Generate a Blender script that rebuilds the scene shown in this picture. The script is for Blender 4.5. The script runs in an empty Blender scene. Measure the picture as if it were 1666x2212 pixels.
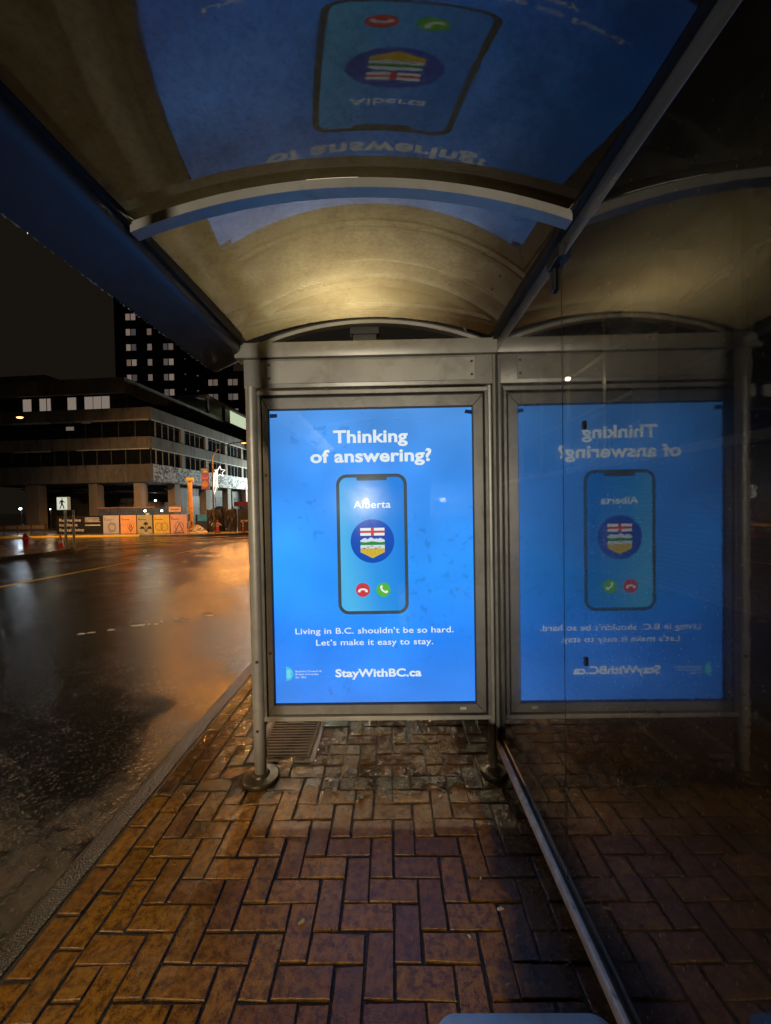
import bpy, bmesh, math, random
from mathutils import Vector, Matrix
random.seed(7)
R = math.radians
scene = bpy.context.scene
col = scene.collection

# ------------------------------------------------------------------ camera
CAM_H = 1.59
def cam_axes(pitch, roll, yaw):
    p, r, y = R(pitch), R(roll), R(yaw)
    fwd = Vector((-math.sin(y)*math.cos(p), math.cos(y)*math.cos(p), math.sin(p)))
    right = Vector((math.cos(y), math.sin(y), 0)); up = right.cross(fwd)
    r2 = right*math.cos(r) - up*math.sin(r); u2 = up*math.cos(r) + right*math.sin(r)
    return r2, u2, -fwd
cam_d = bpy.data.cameras.new('camera'); cam = bpy.data.objects.new('camera', cam_d); col.objects.link(cam)
ax = cam_axes(-1.1, 1.0, 0.70)
m = Matrix.Identity(4)
for i in range(3):
    for j in range(3): m[j][i] = ax[i][j]
m[0][3], m[1][3], m[2][3] = 0, 0, CAM_H
cam.matrix_world = m
cam_d.sensor_fit = 'VERTICAL'; cam_d.sensor_height = 36.0; cam_d.sensor_width = 36.0
cam_d.lens = 832.0/2212.0*36.0
cam_d.clip_start = 0.02; cam_d.clip_end = 2000
scene.camera = cam

# ------------------------------------------------------------------ world: overcast night sky over a lit town
world = bpy.data.worlds.new('World'); scene.world = world; world.use_nodes = True
wn = world.node_tree; wn.nodes.clear()
wo = wn.nodes.new('ShaderNodeOutputWorld')
sky = wn.nodes.new('ShaderNodeTexSky'); sky.sky_type = 'NISHITA'; sky.sun_disc = False
sky.sun_elevation = R(-6); sky.sun_rotation = R(200)
b1 = wn.nodes.new('ShaderNodeBackground'); b1.inputs[1].default_value = 0.02
wn.links.new(sky.outputs[0], b1.inputs[0])
b2 = wn.nodes.new('ShaderNodeBackground'); b2.inputs[0].default_value = (0.0085, 0.0066, 0.0049, 1); b2.inputs[1].default_value = 1.0
ad = wn.nodes.new('ShaderNodeAddShader')
wn.links.new(b1.outputs[0], ad.inputs[0]); wn.links.new(b2.outputs[0], ad.inputs[1]); wn.links.new(ad.outputs[0], wo.inputs[0])

vs = scene.view_settings
vs.view_transform = 'Standard'; vs.look = 'None'; vs.exposure = 0.0; vs.gamma = 1.0; vs.use_curve_mapping = False
scene.render.engine = 'CYCLES'
scene.cycles.use_denoising = True
scene.cycles.use_adaptive_sampling = True; scene.cycles.adaptive_threshold = .025; scene.cycles.adaptive_min_samples = 20
scene.cycles.max_bounces = 6; scene.cycles.diffuse_bounces = 3; scene.cycles.transparent_max_bounces = 12; scene.cycles.glossy_bounces = 4
scene.cycles.sample_clamp_indirect = 4.0; scene.cycles.sample_clamp_direct = 0
scene.cycles.caustics_reflective = False; scene.cycles.caustics_refractive = False
scene.cycles.blur_glossy = 0.3

# lamp strengths (each lamp is built with its own fixture further down)
P_AHEAD, P_SODIUM, P_BEHIND, P_NEAR, P_LOW = 1700.0, 2600.0, 2700.0, 74.0, 3500.0
C_WARM, C_SOD, C_COOL = (1.0, 0.83, 0.52), (1.0, 0.36, 0.07), (0.80, 0.93, 1.0)

def G(y):                      # the street falls gently away from the shelter
    return 0.0 if y < 3 else (-.022*(y-3) if y < 60 else -.022*57)

# ------------------------------------------------------------------ helpers
def setp(o, label=None, cat=None, group=None, kind=None):
    if label: o['label'] = label
    if cat: o['category'] = cat
    if group: o['group'] = group
    if kind: o['kind'] = kind
    return o
def link(o, parent=None):
    col.objects.link(o)
    if parent is not None: o.parent = parent
    return o
def empty(name, loc=(0,0,0), rz=0, label=None, cat=None, group=None):
    o = bpy.data.objects.new(name, None); col.objects.link(o); o.location = loc; o.rotation_euler = (0,0,rz)
    o.empty_display_size = .1
    return setp(o, label, cat, group)
def copy_tree(o, parent=None):
    c = o.copy(); col.objects.link(c); c.parent = parent
    for ch in list(o.children): copy_tree(ch, c)
    return c

class MB:
    def __init__(s): s.v = []; s.f = []
    def box(s, x0, x1, y0, y1, z0, z1):
        b = len(s.v)
        s.v += [(x0,y0,z0),(x1,y0,z0),(x1,y1,z0),(x0,y1,z0),(x0,y0,z1),(x1,y0,z1),(x1,y1,z1),(x0,y1,z1)]
        s.f += [tuple(b+i for i in q) for q in ((0,3,2,1),(4,5,6,7),(0,1,5,4),(1,2,6,5),(2,3,7,6),(3,0,4,7))]
        return s
    def prism(s, poly, d, o=(0,0,0)):          # polygon of 3-D points extruded by vector d
        b = len(s.v); n = len(poly)
        s.v += [tuple(p) for p in poly] + [tuple(p[i]+d[i] for i in range(3)) for p in poly]
        s.f += [tuple(range(b+n-1, b-1, -1)), tuple(range(b+n, b+2*n))]
        for i in range(n):
            j = (i+1) % n; s.f.append((b+i, b+j, b+n+j, b+n+i))
        return s
    def tube(s, path, r, n=12, cap=True):
        path = [Vector(p) for p in path]; rs = r if isinstance(r, (list, tuple)) else [r]*len(path)
        b = len(s.v); prev = None
        for i, p in enumerate(path):
            t = (path[min(i+1, len(path)-1)] - path[max(i-1, 0)]).normalized()
            a = Vector((0,0,1)) if abs(t.z) < .9 else Vector((1,0,0))
            if prev is not None: a = prev
            e1 = (a - t*a.dot(t)).normalized(); e2 = t.cross(e1); prev = e1
            for k in range(n):
                q = p + (e1*math.cos(2*math.pi*k/n) + e2*math.sin(2*math.pi*k/n))*rs[i]
                s.v.append(tuple(q))
        for i in range(len(path)-1):
            for k in range(n):
                k2 = (k+1) % n
                s.f.append((b+i*n+k, b+i*n+k2, b+(i+1)*n+k2, b+(i+1)*n+k))
        if cap:
            s.f.append(tuple(b+k for k in range(n-1, -1, -1))); s.f.append(tuple(b+(len(path)-1)*n+k for k in range(n)))
        return s
    def lathe(s, prof, c=(0,0,0), n=20):       # profile of (radius, z) about vertical axis
        b = len(s.v)
        for r, z in prof:
            for k in range(n): s.v.append((c[0]+max(r, 1e-4)*math.cos(2*math.pi*k/n), c[1]+max(r, 1e-4)*math.sin(2*math.pi*k/n), c[2]+z))
        for i in range(len(prof)-1):
            for k in range(n):
                k2 = (k+1) % n; s.f.append((b+i*n+k, b+i*n+k2, b+(i+1)*n+k2, b+(i+1)*n+k))
        s.f.append(tuple(b+k for k in range(n-1, -1, -1))); s.f.append(tuple(b+(len(prof)-1)*n+k for k in range(n)))
        return s
    def ball(s, c, rx, ry, rz, n=10, mlat=6):
        b = len(s.v)
        for i in range(mlat+1):
            th = math.pi*i/mlat
            for k in range(n):
                ph = 2*math.pi*k/n
                s.v.append((c[0]+rx*math.sin(th)*math.cos(ph), c[1]+ry*math.sin(th)*math.sin(ph), c[2]+rz*math.cos(th)))
        for i in range(mlat):
            for k in range(n):
                k2 = (k+1) % n
                s.f.append((b+i*n+k, b+(i+1)*n+k, b+(i+1)*n+k2, b+i*n+k2))
        return s
    def mesh(s, name, mats, smooth=False, bevel=0, seg=1, matfn=None):
        me = bpy.data.meshes.new(name); me.from_pydata(s.v, [], s.f); me.validate()
        if bevel:
            bm = bmesh.new(); bm.from_mesh(me)
            bmesh.ops.recalc_face_normals(bm, faces=bm.faces)
            ed = [e for e in bm.edges if len(e.link_faces) == 2 and e.calc_face_angle(0) > .5]
            bmesh.ops.bevel(bm, geom=ed, offset=bevel, segments=seg, profile=.5, affect='EDGES', clamp_overlap=True)
            bm.to_mesh(me); bm.free()
        else:
            bm = bmesh.new(); bm.from_mesh(me); bmesh.ops.recalc_face_normals(bm, faces=bm.faces); bm.to_mesh(me); bm.free()
        for mt in (mats if isinstance(mats, (list, tuple)) else [mats]): me.materials.append(mt)
        if smooth:
            for p in me.polygons: p.use_smooth = True
            try: me.set_sharp_from_angle(angle=R(38))
            except Exception: pass
        if matfn:
            for p in me.polygons: p.material_index = matfn(p)
        return me
    def build(s, name, mats, parent=None, smooth=False, bevel=0, seg=1, loc=None, matfn=None, **kw):
        o = bpy.data.objects.new(name, s.mesh(name, mats, smooth, bevel, seg, matfn)); link(o, parent)
        if loc: o.location = loc
        return setp(o, **kw)

# ------------------------------------------------------------------ materials
MATS = {}
def nt(name):
    mt = bpy.data.materials.new(name); mt.use_nodes = True; t = mt.node_tree; t.nodes.clear()
    out = t.nodes.new('ShaderNodeOutputMaterial')
    return mt, t, out
def N(t, kind, **inp):
    n = t.nodes.new(kind)
    for k, v in inp.items():
        if k.startswith('_'): setattr(n, k[1:], v)
        else: n.inputs[k].default_value = v
    return n
def pos(t):
    return t.nodes.new('ShaderNodeNewGeometry').outputs['Position']
def mathn(t, op, a, b=None, c=None):
    n = t.nodes.new('ShaderNodeMath'); n.operation = op
    for i, x in enumerate((a, b, c)):
        if x is None: continue
        if isinstance(x, (int, float)): n.inputs[i].default_value = x
        else: t.links.new(x, n.inputs[i])
    return n.outputs[0]
def ramp(t, fac, stops):
    n = t.nodes.new('ShaderNodeValToRGB'); t.links.new(fac, n.inputs[0])
    e = n.color_ramp.elements
    while len(e) < len(stops): e.new(.5)
    for i, (p, c) in enumerate(stops):
        e[i].position = p; e[i].color = (c if isinstance(c, (tuple, list)) else (c, c, c)) + ((1,) if not isinstance(c, (tuple, list)) or len(c) == 3 else ())
    return n.outputs[0]
def noise(t, scale, detail=4, rough=.55, vec=None, dist=0):
    n = N(t, 'ShaderNodeTexNoise', Scale=scale, Detail=detail, Roughness=rough, Distortion=dist)
    t.links.new(vec if vec is not None else pos(t), n.inputs['Vector'])
    return n.outputs['Fac']
def mixc(t, fac, a, b):
    n = t.nodes.new('ShaderNodeMix'); n.data_type = 'RGBA'
    for i, x in ((0, fac), (6, a), (7, b)):
        if isinstance(x, (int, float)): n.inputs[i].default_value = x
        elif isinstance(x, tuple): n.inputs[i].default_value = x + ((1,) if len(x) == 3 else ())
        else: t.links.new(x, n.inputs[i])
    return n.outputs[2]
def pmat(name, c, rough=.5, metal=0., var=.25, scale=3., dirt=None, dirt_amt=.35, bump=0., bscale=40., emit=None, estr=0., spec=.5, rvar=.1):
    mt, t, out = nt(name)
    p = N(t, 'ShaderNodeBsdfPrincipled', Metallic=metal)
    p.inputs['Specular IOR Level'].default_value = spec
    nz = noise(t, scale, 6, .6)
    lo = tuple(x*(1-var) for x in c); hi = tuple(min(1, x*(1+var)) for x in c)
    cc = mixc(t, ramp(t, nz, [(.3, 0.), (.7, 1.)]), lo, hi)
    if dirt:
        dn = noise(t, scale*2.3, 8, .7, dist=.6)
        cc = mixc(t, ramp(t, dn, [(.5, 0.), (.5+.25, dirt_amt)]), cc, dirt)
    t.links.new(cc, p.inputs['Base Color'])
    t.links.new(mathn(t, 'MULTIPLY_ADD', nz, 2*rvar, rough-rvar), p.inputs['Roughness'])
    if bump:
        bn = N(t, 'ShaderNodeBump', Strength=bump, Distance=.01); t.links.new(noise(t, bscale, 5, .6), bn.inputs['Height']); t.links.new(bn.outputs[0], p.inputs['Normal'])
    if emit: p.inputs['Emission Color'].default_value = emit + (1,); p.inputs['Emission Strength'].default_value = estr
    t.links.new(p.outputs[0], out.inputs[0])
    return mt
def emat(name, c, s=1.):
    mt, t, out = nt(name)
    e = N(t, 'ShaderNodeEmission', Strength=s); e.inputs[0].default_value = c + (1,)
    t.links.new(e.outputs[0], out.inputs[0]); return mt

def srgb(r, g, b):
    f = lambda x: (x/255/12.92) if x/255 <= .04045 else ((x/255+.055)/1.055)**2.4
    return (f(r), f(g), f(b))

M_METAL = pmat('shelter_aluminium', (.34,.325,.29), .40, .35, .16, 2.2, (.08,.06,.04), .45, .08, 220)
M_METAL2 = pmat('frame_aluminium', (.22,.21,.19), .36, .4, .2, 3.0, (.05,.04,.03), .5, .06, 260)
M_RAIL = pmat('bright_rail', (.60,.58,.52), .32, .25, .35, 9, (.06,.05,.04), .7, .1, 60)
M_DARK = pmat('black_rubber', (.012,.012,.013), .5, 0, .2, 8)
M_GUTTER = pmat('gutter_bronze', (.045,.047,.052), .40, .25, .25, 4, (.02,.02,.02), .4, .05, 120, rvar=.06)
M_BENCH = pmat('bench_metal', (.30,.36,.38), .35, .4, .2, 6, (.1,.1,.09), .4)
M_FLANGE = pmat('muddy_flange', (.06,.05,.033), .3, .2, .4, 14, (.03,.025,.015), .8, .2, 70)
M_BLACKPAINT = pmat('black_paint', (.015,.015,.015), .45, 0, .3, 5)
M_RUST = pmat('rusty_steel', (.07,.05,.035), .5, .3, .4, 9, (.02,.015,.01), .6, .2, 90)

# roof sheet: milky polycarbonate with a glossy underside
def roof_mat(name, kt, kr=.20):
    mt, t, out = nt(name)
    dirt = mathn(t, 'MULTIPLY', ramp(t, noise(t, 3.0, 9, .72, dist=.2), [(.35, 1.), (.70, .40)]), ramp(t, noise(t, 60, 7, .75), [(.36, .72), (.56, 1.)]))
    # dark staining that creeps in from the edge above the glass
    sx = N(t, 'ShaderNodeSeparateXYZ'); t.links.new(pos(t), sx.inputs[0])
    edge = mathn(t, 'ADD', mathn(t, 'MULTIPLY', sx.outputs[0], 2.6), mathn(t, 'MULTIPLY', noise(t, 3.2, 6, .7, dist=.8), 1.1))
    em = N(t, 'ShaderNodeMapRange'); em.inputs[1].default_value = 1.15; em.inputs[2].default_value = 1.75; em.inputs[3].default_value = 1.; em.inputs[4].default_value = .22
    t.links.new(edge, em.inputs[0])
    mask = mathn(t, 'MULTIPLY', dirt, em.outputs[0])
    cd = mixc(t, mask, (.012,.005,.002), (.034,.030,.018))
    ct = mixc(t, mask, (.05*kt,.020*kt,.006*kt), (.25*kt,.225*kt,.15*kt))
    bump = N(t, 'ShaderNodeBump', Strength=.006, Distance=.004); t.links.new(noise(t, 30, 2, .5), bump.inputs['Height'])
    di = N(t, 'ShaderNodeBsdfDiffuse'); t.links.new(cd, di.inputs[0])
    tr = N(t, 'ShaderNodeBsdfTranslucent'); t.links.new(ct, tr.inputs[0])
    gl = N(t, 'ShaderNodeBsdfGlossy'); gl.inputs[0].default_value = (1,1,1,1); t.links.new(ramp(t, noise(t, 7, 8, .75), [(.35, .010), (.7, .050)]), gl.inputs['Roughness']); t.links.new(bump.outputs[0], gl.inputs['Normal'])
    m1 = N(t, 'ShaderNodeMixShader', Fac=.45); t.links.new(di.outputs[0], m1.inputs[1]); t.links.new(tr.outputs[0], m1.inputs[2])
    m2 = m1
    lw = N(t, 'ShaderNodeLayerWeight', Blend=.22)
    fac = mathn(t, 'MULTIPLY_ADD', lw.outputs['Fresnel'], .9, kr)
    fac = mathn(t, 'MULTIPLY', fac, mathn(t, 'MULTIPLY_ADD', mask, .75, .25))
    m3 = N(t, 'ShaderNodeMixShader'); t.links.new(fac, m3.inputs[0]); t.links.new(m2.outputs[0], m3.inputs[1]); t.links.new(gl.outputs[0], m3.inputs[2])
    t.links.new(m3.outputs[0], out.inputs[0]); return mt
M_ROOF = roof_mat('roof_polycarbonate', 1.); M_ROOF_DIM = roof_mat('roof_polycarbonate_dim', .38, .07)  # dim copy: shade put into the near panels, away from the lamp glow
def clear_mat():
    mt, t, out = nt('clear_backface'); n = N(t, 'ShaderNodeBsdfTransparent'); n.inputs[0].default_value = (.97,.98,.97,1)
    t.links.new(n.outputs[0], out.inputs[0]); return mt
M_CLEAR = clear_mat()

def glass_mat(name, film=.03, spots=.5, wob=.003, gain=1.22, rough=.006, tint=(.21,.235,.23), haze=.4, dim_low=True):
    mt, t, out = nt(name)
    tr = N(t, 'ShaderNodeBsdfTransparent'); tr.inputs[0].default_value = tint + (1,)
    gl = N(t, 'ShaderNodeBsdfGlossy', Roughness=rough); gl.inputs[0].default_value = (1,1,1,1)
    bp = N(t, 'ShaderNodeBump', Strength=wob, Distance=.01); t.links.new(noise(t, 60, 4, .6), bp.inputs['Height']); t.links.new(bp.outputs[0], gl.inputs['Normal'])
    fr = N(t, 'ShaderNodeFresnel', IOR=1.52)
    f2 = mathn(t, 'MULTIPLY', fr.outputs[0], 1.75*gain)
    f2 = mathn(t, 'MINIMUM', f2, .92)
    if dim_low:                                     # darkness put into the lower glass by dimming its reflection
        sz = N(t, 'ShaderNodeSeparateXYZ'); t.links.new(pos(t), sz.inputs[0])
        mz = N(t, 'ShaderNodeMapRange'); mz.inputs[1].default_value = .30; mz.inputs[2].default_value = .62; mz.inputs[3].default_value = .28; mz.inputs[4].default_value = 1.
        t.links.new(mathn(t, 'ADD', sz.outputs[2], mathn(t, 'MULTIPLY', mathn(t, 'SUBTRACT', noise(t, 3, 7, .7), .5), .5)), mz.inputs[0])
        f2 = mathn(t, 'MULTIPLY', f2, mz.outputs[0])
    g2 = N(t, 'ShaderNodeBsdfGlossy', Roughness=.17); g2.inputs[0].default_value = (1,1,1,1)
    gm = N(t, 'ShaderNodeMixShader'); t.links.new(mathn(t, 'MULTIPLY', ramp(t, noise(t, 3.5, 7, .7, dist=.6), [(.3, .25), (.7, 1.)]), haze), gm.inputs[0]); t.links.new(gl.outputs[0], gm.inputs[1]); t.links.new(g2.outputs[0], gm.inputs[2])
    m1 = N(t, 'ShaderNodeMixShader'); t.links.new(f2, m1.inputs[0]); t.links.new(tr.outputs[0], m1.inputs[1]); t.links.new(gm.outputs[0], m1.inputs[2])
    # film of grime and dried rain spots
    di = N(t, 'ShaderNodeBsdfDiffuse'); di.inputs[0].default_value = (.55,.54,.50,1)
    vo = N(t, 'ShaderNodeTexVoronoi', Scale=150., Randomness=1.); t.links.new(pos(t), vo.inputs['Vector'])
    sp = ramp(t, vo.outputs['Distance'], [(.0, 1.), (.16, 0.)])
    gate = ramp(t, noise(t, 2.2, 6, .65), [(.42, 0.), (.66, 1.)])
    fm = ramp(t, noise(t, 7, 7, .7, dist=.8), [(.35, .15), (.75, 1.)])
    fac = mathn(t, 'ADD', mathn(t, 'MULTIPLY', mathn(t, 'MULTIPLY', sp, gate), spots), mathn(t, 'MULTIPLY', fm, film))
    m2 = N(t, 'ShaderNodeMixShader'); t.links.new(fac, m2.inputs[0]); t.links.new(m1.outputs[0], m2.inputs[1]); t.links.new(di.outputs[0], m2.inputs[2])
    t.links.new(m2.outputs[0], out.inputs[0]); return mt
M_GLASS = glass_mat('grimy_glass')
M_COVER = glass_mat('poster_cover_glass', .012, .05, .001, .8, .006, (.97,.98,.98), .1, False)

# ground materials
def asphalt_mat():
    mt, t, out = nt('wet_asphalt')
    p = N(t, 'ShaderNodeBsdfPrincipled')
    big = noise(t, .35, 5, .6, dist=.5)
    vo = N(t, 'ShaderNodeTexVoronoi', Scale=72.); t.links.new(pos(t), vo.inputs['Vector'])
    stone = ramp(t, vo.outputs['Color'], [(.66, 0.), (.92, 1.)])
    base = mixc(t, big, (.005,.005,.005), (.011,.0105,.010))
    t.links.new(mixc(t, stone, base, (.050,.045,.036)), p.inputs['Base Color'])
    wet = ramp(t, noise(t, .45, 8, .7), [(.36, .13), (.66, .27)])
    t.links.new(wet, p.inputs['Roughness'])
    grit = ramp(t, noise(t, .45, 8, .7), [(.41, .20), (.61, .62)])
    h = mathn(t, 'ADD', mathn(t, 'MULTIPLY', vo.outputs['Distance'], -1.2), mathn(t, 'MULTIPLY', noise(t, 210, 3, .7), 1.0))
    bp = N(t, 'ShaderNodeBump', Distance=.010); t.links.new(grit, bp.inputs['Strength']); t.links.new(h, bp.inputs['Height'])
    t.links.new(bp.outputs[0], p.inputs['Normal']); t.links.new(p.outputs[0], out.inputs[0]); return mt
M_ASPH = asphalt_mat()
def brick_mat():
    mt, t, out = nt('wet_clay_paver')
    p = N(t, 'ShaderNodeBsdfPrincipled')
    oi = t.nodes.new('ShaderNodeObjectInfo')
    geo = t.nodes.new('ShaderNodeNewGeometry')
    rnd = mathn(t, 'FRACT', mathn(t, 'ADD', oi.outputs['Random'], geo.outputs['Random Per Island']))
    base = ramp(t, rnd, [(0., (.165,.078,.012)), (.35, (.250,.124,.015)), (.7, (.210,.099,.014)), (1., (.130,.056,.014))])
    n1 = mathn(t, 'MULTIPLY_ADD', noise(t, 320, 2, .6), .35, mathn(t, 'MULTIPLY', noise(t, 34, 8, .72, dist=.25), .72))
    cc = mixc(t, ramp(t, n1, [(.46, .90), (.585, 0.)]), base, (.050,.023,.008))
    st = noise(t, 1.7, 5, .65, dist=.7)
    cc = mixc(t, ramp(t, st, [(.56, 0.), (.72, .75)]), cc, (.03,.022,.016))
    # mud washed together along the post line, and bricks darker towards the glass wall
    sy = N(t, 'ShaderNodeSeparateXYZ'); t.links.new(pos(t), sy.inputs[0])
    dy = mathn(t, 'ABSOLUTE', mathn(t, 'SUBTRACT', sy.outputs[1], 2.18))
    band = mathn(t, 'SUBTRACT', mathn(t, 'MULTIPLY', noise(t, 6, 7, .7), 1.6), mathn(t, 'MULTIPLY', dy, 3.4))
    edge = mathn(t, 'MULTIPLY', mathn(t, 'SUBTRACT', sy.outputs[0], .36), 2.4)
    mud_dark = mathn(t, 'MAXIMUM', band, mathn(t, 'ADD', edge, mathn(t, 'MULTIPLY', noise(t, 4, 7, .7), .8)))
    cc = mixc(t, ramp(t, mud_dark, [(.48, 0.), (.62, .85)]), cc, (.012,.010,.007))
    t.links.new(cc, p.inputs['Base Color'])
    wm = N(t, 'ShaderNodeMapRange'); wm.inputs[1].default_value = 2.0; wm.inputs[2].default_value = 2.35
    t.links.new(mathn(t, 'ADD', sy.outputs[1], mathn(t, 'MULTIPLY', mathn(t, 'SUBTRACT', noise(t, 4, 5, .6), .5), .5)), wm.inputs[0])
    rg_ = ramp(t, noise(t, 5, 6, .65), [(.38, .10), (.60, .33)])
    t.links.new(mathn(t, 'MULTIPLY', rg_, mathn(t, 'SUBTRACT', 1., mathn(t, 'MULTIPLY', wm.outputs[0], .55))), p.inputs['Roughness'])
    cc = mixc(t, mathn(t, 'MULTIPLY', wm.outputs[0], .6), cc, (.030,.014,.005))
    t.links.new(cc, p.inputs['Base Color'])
    h = mathn(t, 'ADD', noise(t, 190, 3, .7), mathn(t, 'MULTIPLY', noise(t, 38, 6, .7, dist=.4), 1.5))
    bp = N(t, 'ShaderNodeBump', Strength=.30, Distance=.006); t.links.new(h, bp.inputs['Height'])
    t.links.new(bp.outputs[0], p.inputs['Normal']); t.links.new(p.outputs[0], out.inputs[0]); return mt
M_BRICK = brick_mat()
M_BED = pmat('wet_joint_sand', (.008,.007,.006), .4, 0, .4, 30, bump=.5, bscale=150)
def kerb_mat():
    mt, t, out = nt('exposed_aggregate')
    p = N(t, 'ShaderNodeBsdfPrincipled', Roughness=.33)
    vo = N(t, 'ShaderNodeTexVoronoi', Scale=140.); t.links.new(pos(t), vo.inputs['Vector'])
    c = ramp(t, vo.outputs['Distance'], [(.15, (.11,.10,.078)), (.45, (.012,.012,.010))])
    c = mixc(t, ramp(t, noise(t, 4, 6, .7), [(.4, 0.), (.65, .7)]), c, (.03,.035,.02))
    t.links.new(c, p.inputs['Base Color'])
    bp = N(t, 'ShaderNodeBump', Strength=.8, Distance=.008, _invert=True); t.links.new(vo.outputs['Distance'], bp.inputs['Height'])
    t.links.new(bp.outputs[0], p.inputs['Normal']); t.links.new(p.outputs[0], out.inputs[0]); return mt
M_KERB = kerb_mat()
M_CONC = pmat('weathered_concrete', (.30,.27,.23), .75, 0, .3, .35, (.07,.06,.05), .75, .3, 6)
M_CONC_PEEL = None
M_SIDEWALK = pmat('wet_concrete_paving', (.16,.145,.125), .26, 0, .3, .8, (.05,.045,.04), .5, .25, 40)
M_YELLOW = pmat('yellow_line_paint', (.85,.52,.05), .5, 0, .1, 6, (.3,.2,.04), .4, .3, 80)
M_WHITE = pmat('white_line_paint', (.62,.60,.56), .4, 0, .2, 6, (.12,.11,.1), .7, .3, 80)

# ------------------------------------------------------------------ lamps helper
def point_light(name, loc, power, colr, rad, parent=None, spot=None, aim=None, blend=.5):
    L = bpy.data.lights.new(name, 'SPOT' if spot else 'POINT'); L.energy = power; L.color = colr; L.shadow_soft_size = rad
    if spot: L.spot_size = R(spot); L.spot_blend = blend
    o = bpy.data.objects.new(name, L); link(o, parent); o.location = loc
    if aim is not None:
        o.rotation_euler = (Vector(aim) - Vector(loc)).to_track_quat('-Z', 'Y').to_euler()
    return o

# ================================================================== GROUND
def strip_mesh(name, x0, x1, ys, off, mat, nx=1, **kw):
    mb = MB()
    for y in ys:
        for i in range(nx+1): mb.v.append((x0+(x1-x0)*i/nx, y, G(y)+off))
    w = nx+1
    for j in range(len(ys)-1):
        for i in range(nx): mb.f.append((j*w+i, j*w+i+1, (j+1)*w+i+1, (j+1)*w+i))
    return mb.build(name, mat, **kw)
YS = [-150, -60, -20, 0, 3, 6, 10, 20, 30, 45, 60, 120, 260, 600]
strip_mesh('road', -400, -1.40, YS, -.13, M_ASPH, 1, kind='structure')
strip_mesh('ground', -1.44, 400, YS, -.30, M_BED, 1, kind='structure')
pavement = strip_mesh('pavement', -1.40, 5.08, [-6, 0, 3, 8, 15, 30, 45, 60], -.0075, M_BED, 1, kind='structure')
# side faces of the kerb hold the paving
kp = [(-1.482,-.20), (-1.48,-.03), (-1.472,-.012), (-1.455,-.003), (-1.37,0.), (-1.362,-.004), (-1.36,-.03), (-1.36,-.20)]
mb = MB(); ky = [-6, 0, 3, 10, 30, 60]
for y in ky:
    for x, z in kp: mb.v.append((x, y, z+G(y)))
for j in range(len(ky)-1):
    for i in range(len(kp)-1): a = j*len(kp)+i; mb.f.append((a, a+1, a+1+len(kp), a+len(kp)))
mb.build('kerb', M_KERB, kind='structure', smooth=True)

# --- clay pavers: 90 degree herringbone behind two stretcher courses along the kerb
CELL = .102; X0, Y0 = -.828, 1.203
JW = .0100
def brick_mesh(name, lx, ly, seed):
    rr = random.Random(seed); h = .05; c = .0022
    hx, hy = lx/2, ly/2; jj = lambda s=.0026: rr.uniform(-s, s)
    bot = [(-hx,-hy), (hx,-hy), (hx,hy), (-hx,hy)]
    bot = [(a+jj(), b+jj()) for a, b in bot]
    mb = MB()
    mb.v = [(a, b, -h) for a, b in bot] + [(a, b, -c) for a, b in bot]
    mb.v += [(a*(1-c*1.1/hx), b*(1-c*1.1/hy), jj(.0008)) for a, b in bot]
    for k in range(4):
        k2 = (k+1) % 4
        mb.f += [(k, k2, 4+k2, 4+k), (4+k, 4+k2, 8+k2, 8+k)]
    mb.f.append((8, 9, 10, 11))
    return mb
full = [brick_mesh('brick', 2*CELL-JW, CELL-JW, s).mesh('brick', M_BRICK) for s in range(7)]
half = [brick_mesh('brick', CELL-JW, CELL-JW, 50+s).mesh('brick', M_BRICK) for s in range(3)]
spots = []
XL = -3                                           # herringbone starts at this cell
NXC = int((5.06-X0)/CELL)
def lid(x, y): return -.93 < x < -.50 and 2.36 < y < 2.93
for j in range(-60, 130):
    for i in range(XL-1, NXC):
        k = (i-j) % 4
        if k == 0:
            if i >= XL: spots.append((X0+(i+1)*CELL, Y0+(j+.5)*CELL, 0, 'f'))
            else: spots.append((X0+(i+1.5)*CELL, Y0+(j+.5)*CELL, 0, 'h'))
        elif k == 2 and i >= XL:
            spots.append((X0+(i+.5)*CELL, Y0+j*CELL, 1, 'f'))
for c in range(2):
    x = X0+(XL-.5-c)*CELL - .004*c
    for n in range(-28, 62):
        spots.append((x, 1.57+.207*n+(.09 if c == 0 else 0), 1, 'f'))
spots = [s for s in spots if not lid(s[0], s[1])]
cx = Vector((0, 0, CAM_H))
ax_r, ax_u, ax_b = ax
def seen(x, y, z):
    d = Vector((x, y, z)) - cx; w = -d.dot(ax_b)
    if w < .1: return None
    u = 833+832*d.dot(ax_r)/w; v = 1106-832*d.dot(ax_u)/w
    return (u, v, d.length) if -60 < u < 1726 and v < 2290 else None
key = []
for s in spots:
    q = seen(s[0], s[1], 0)
    big = 1e9
    if q:
        big = q[2]
        if s[0] > .66: big += 3.5                   # behind the dark glass: shows little
    key.append(big)
order = sorted(range(len(spots)), key=lambda i: key[i])
near = set(order[:298])
rb = random.Random(3)
rest = MB()
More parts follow.
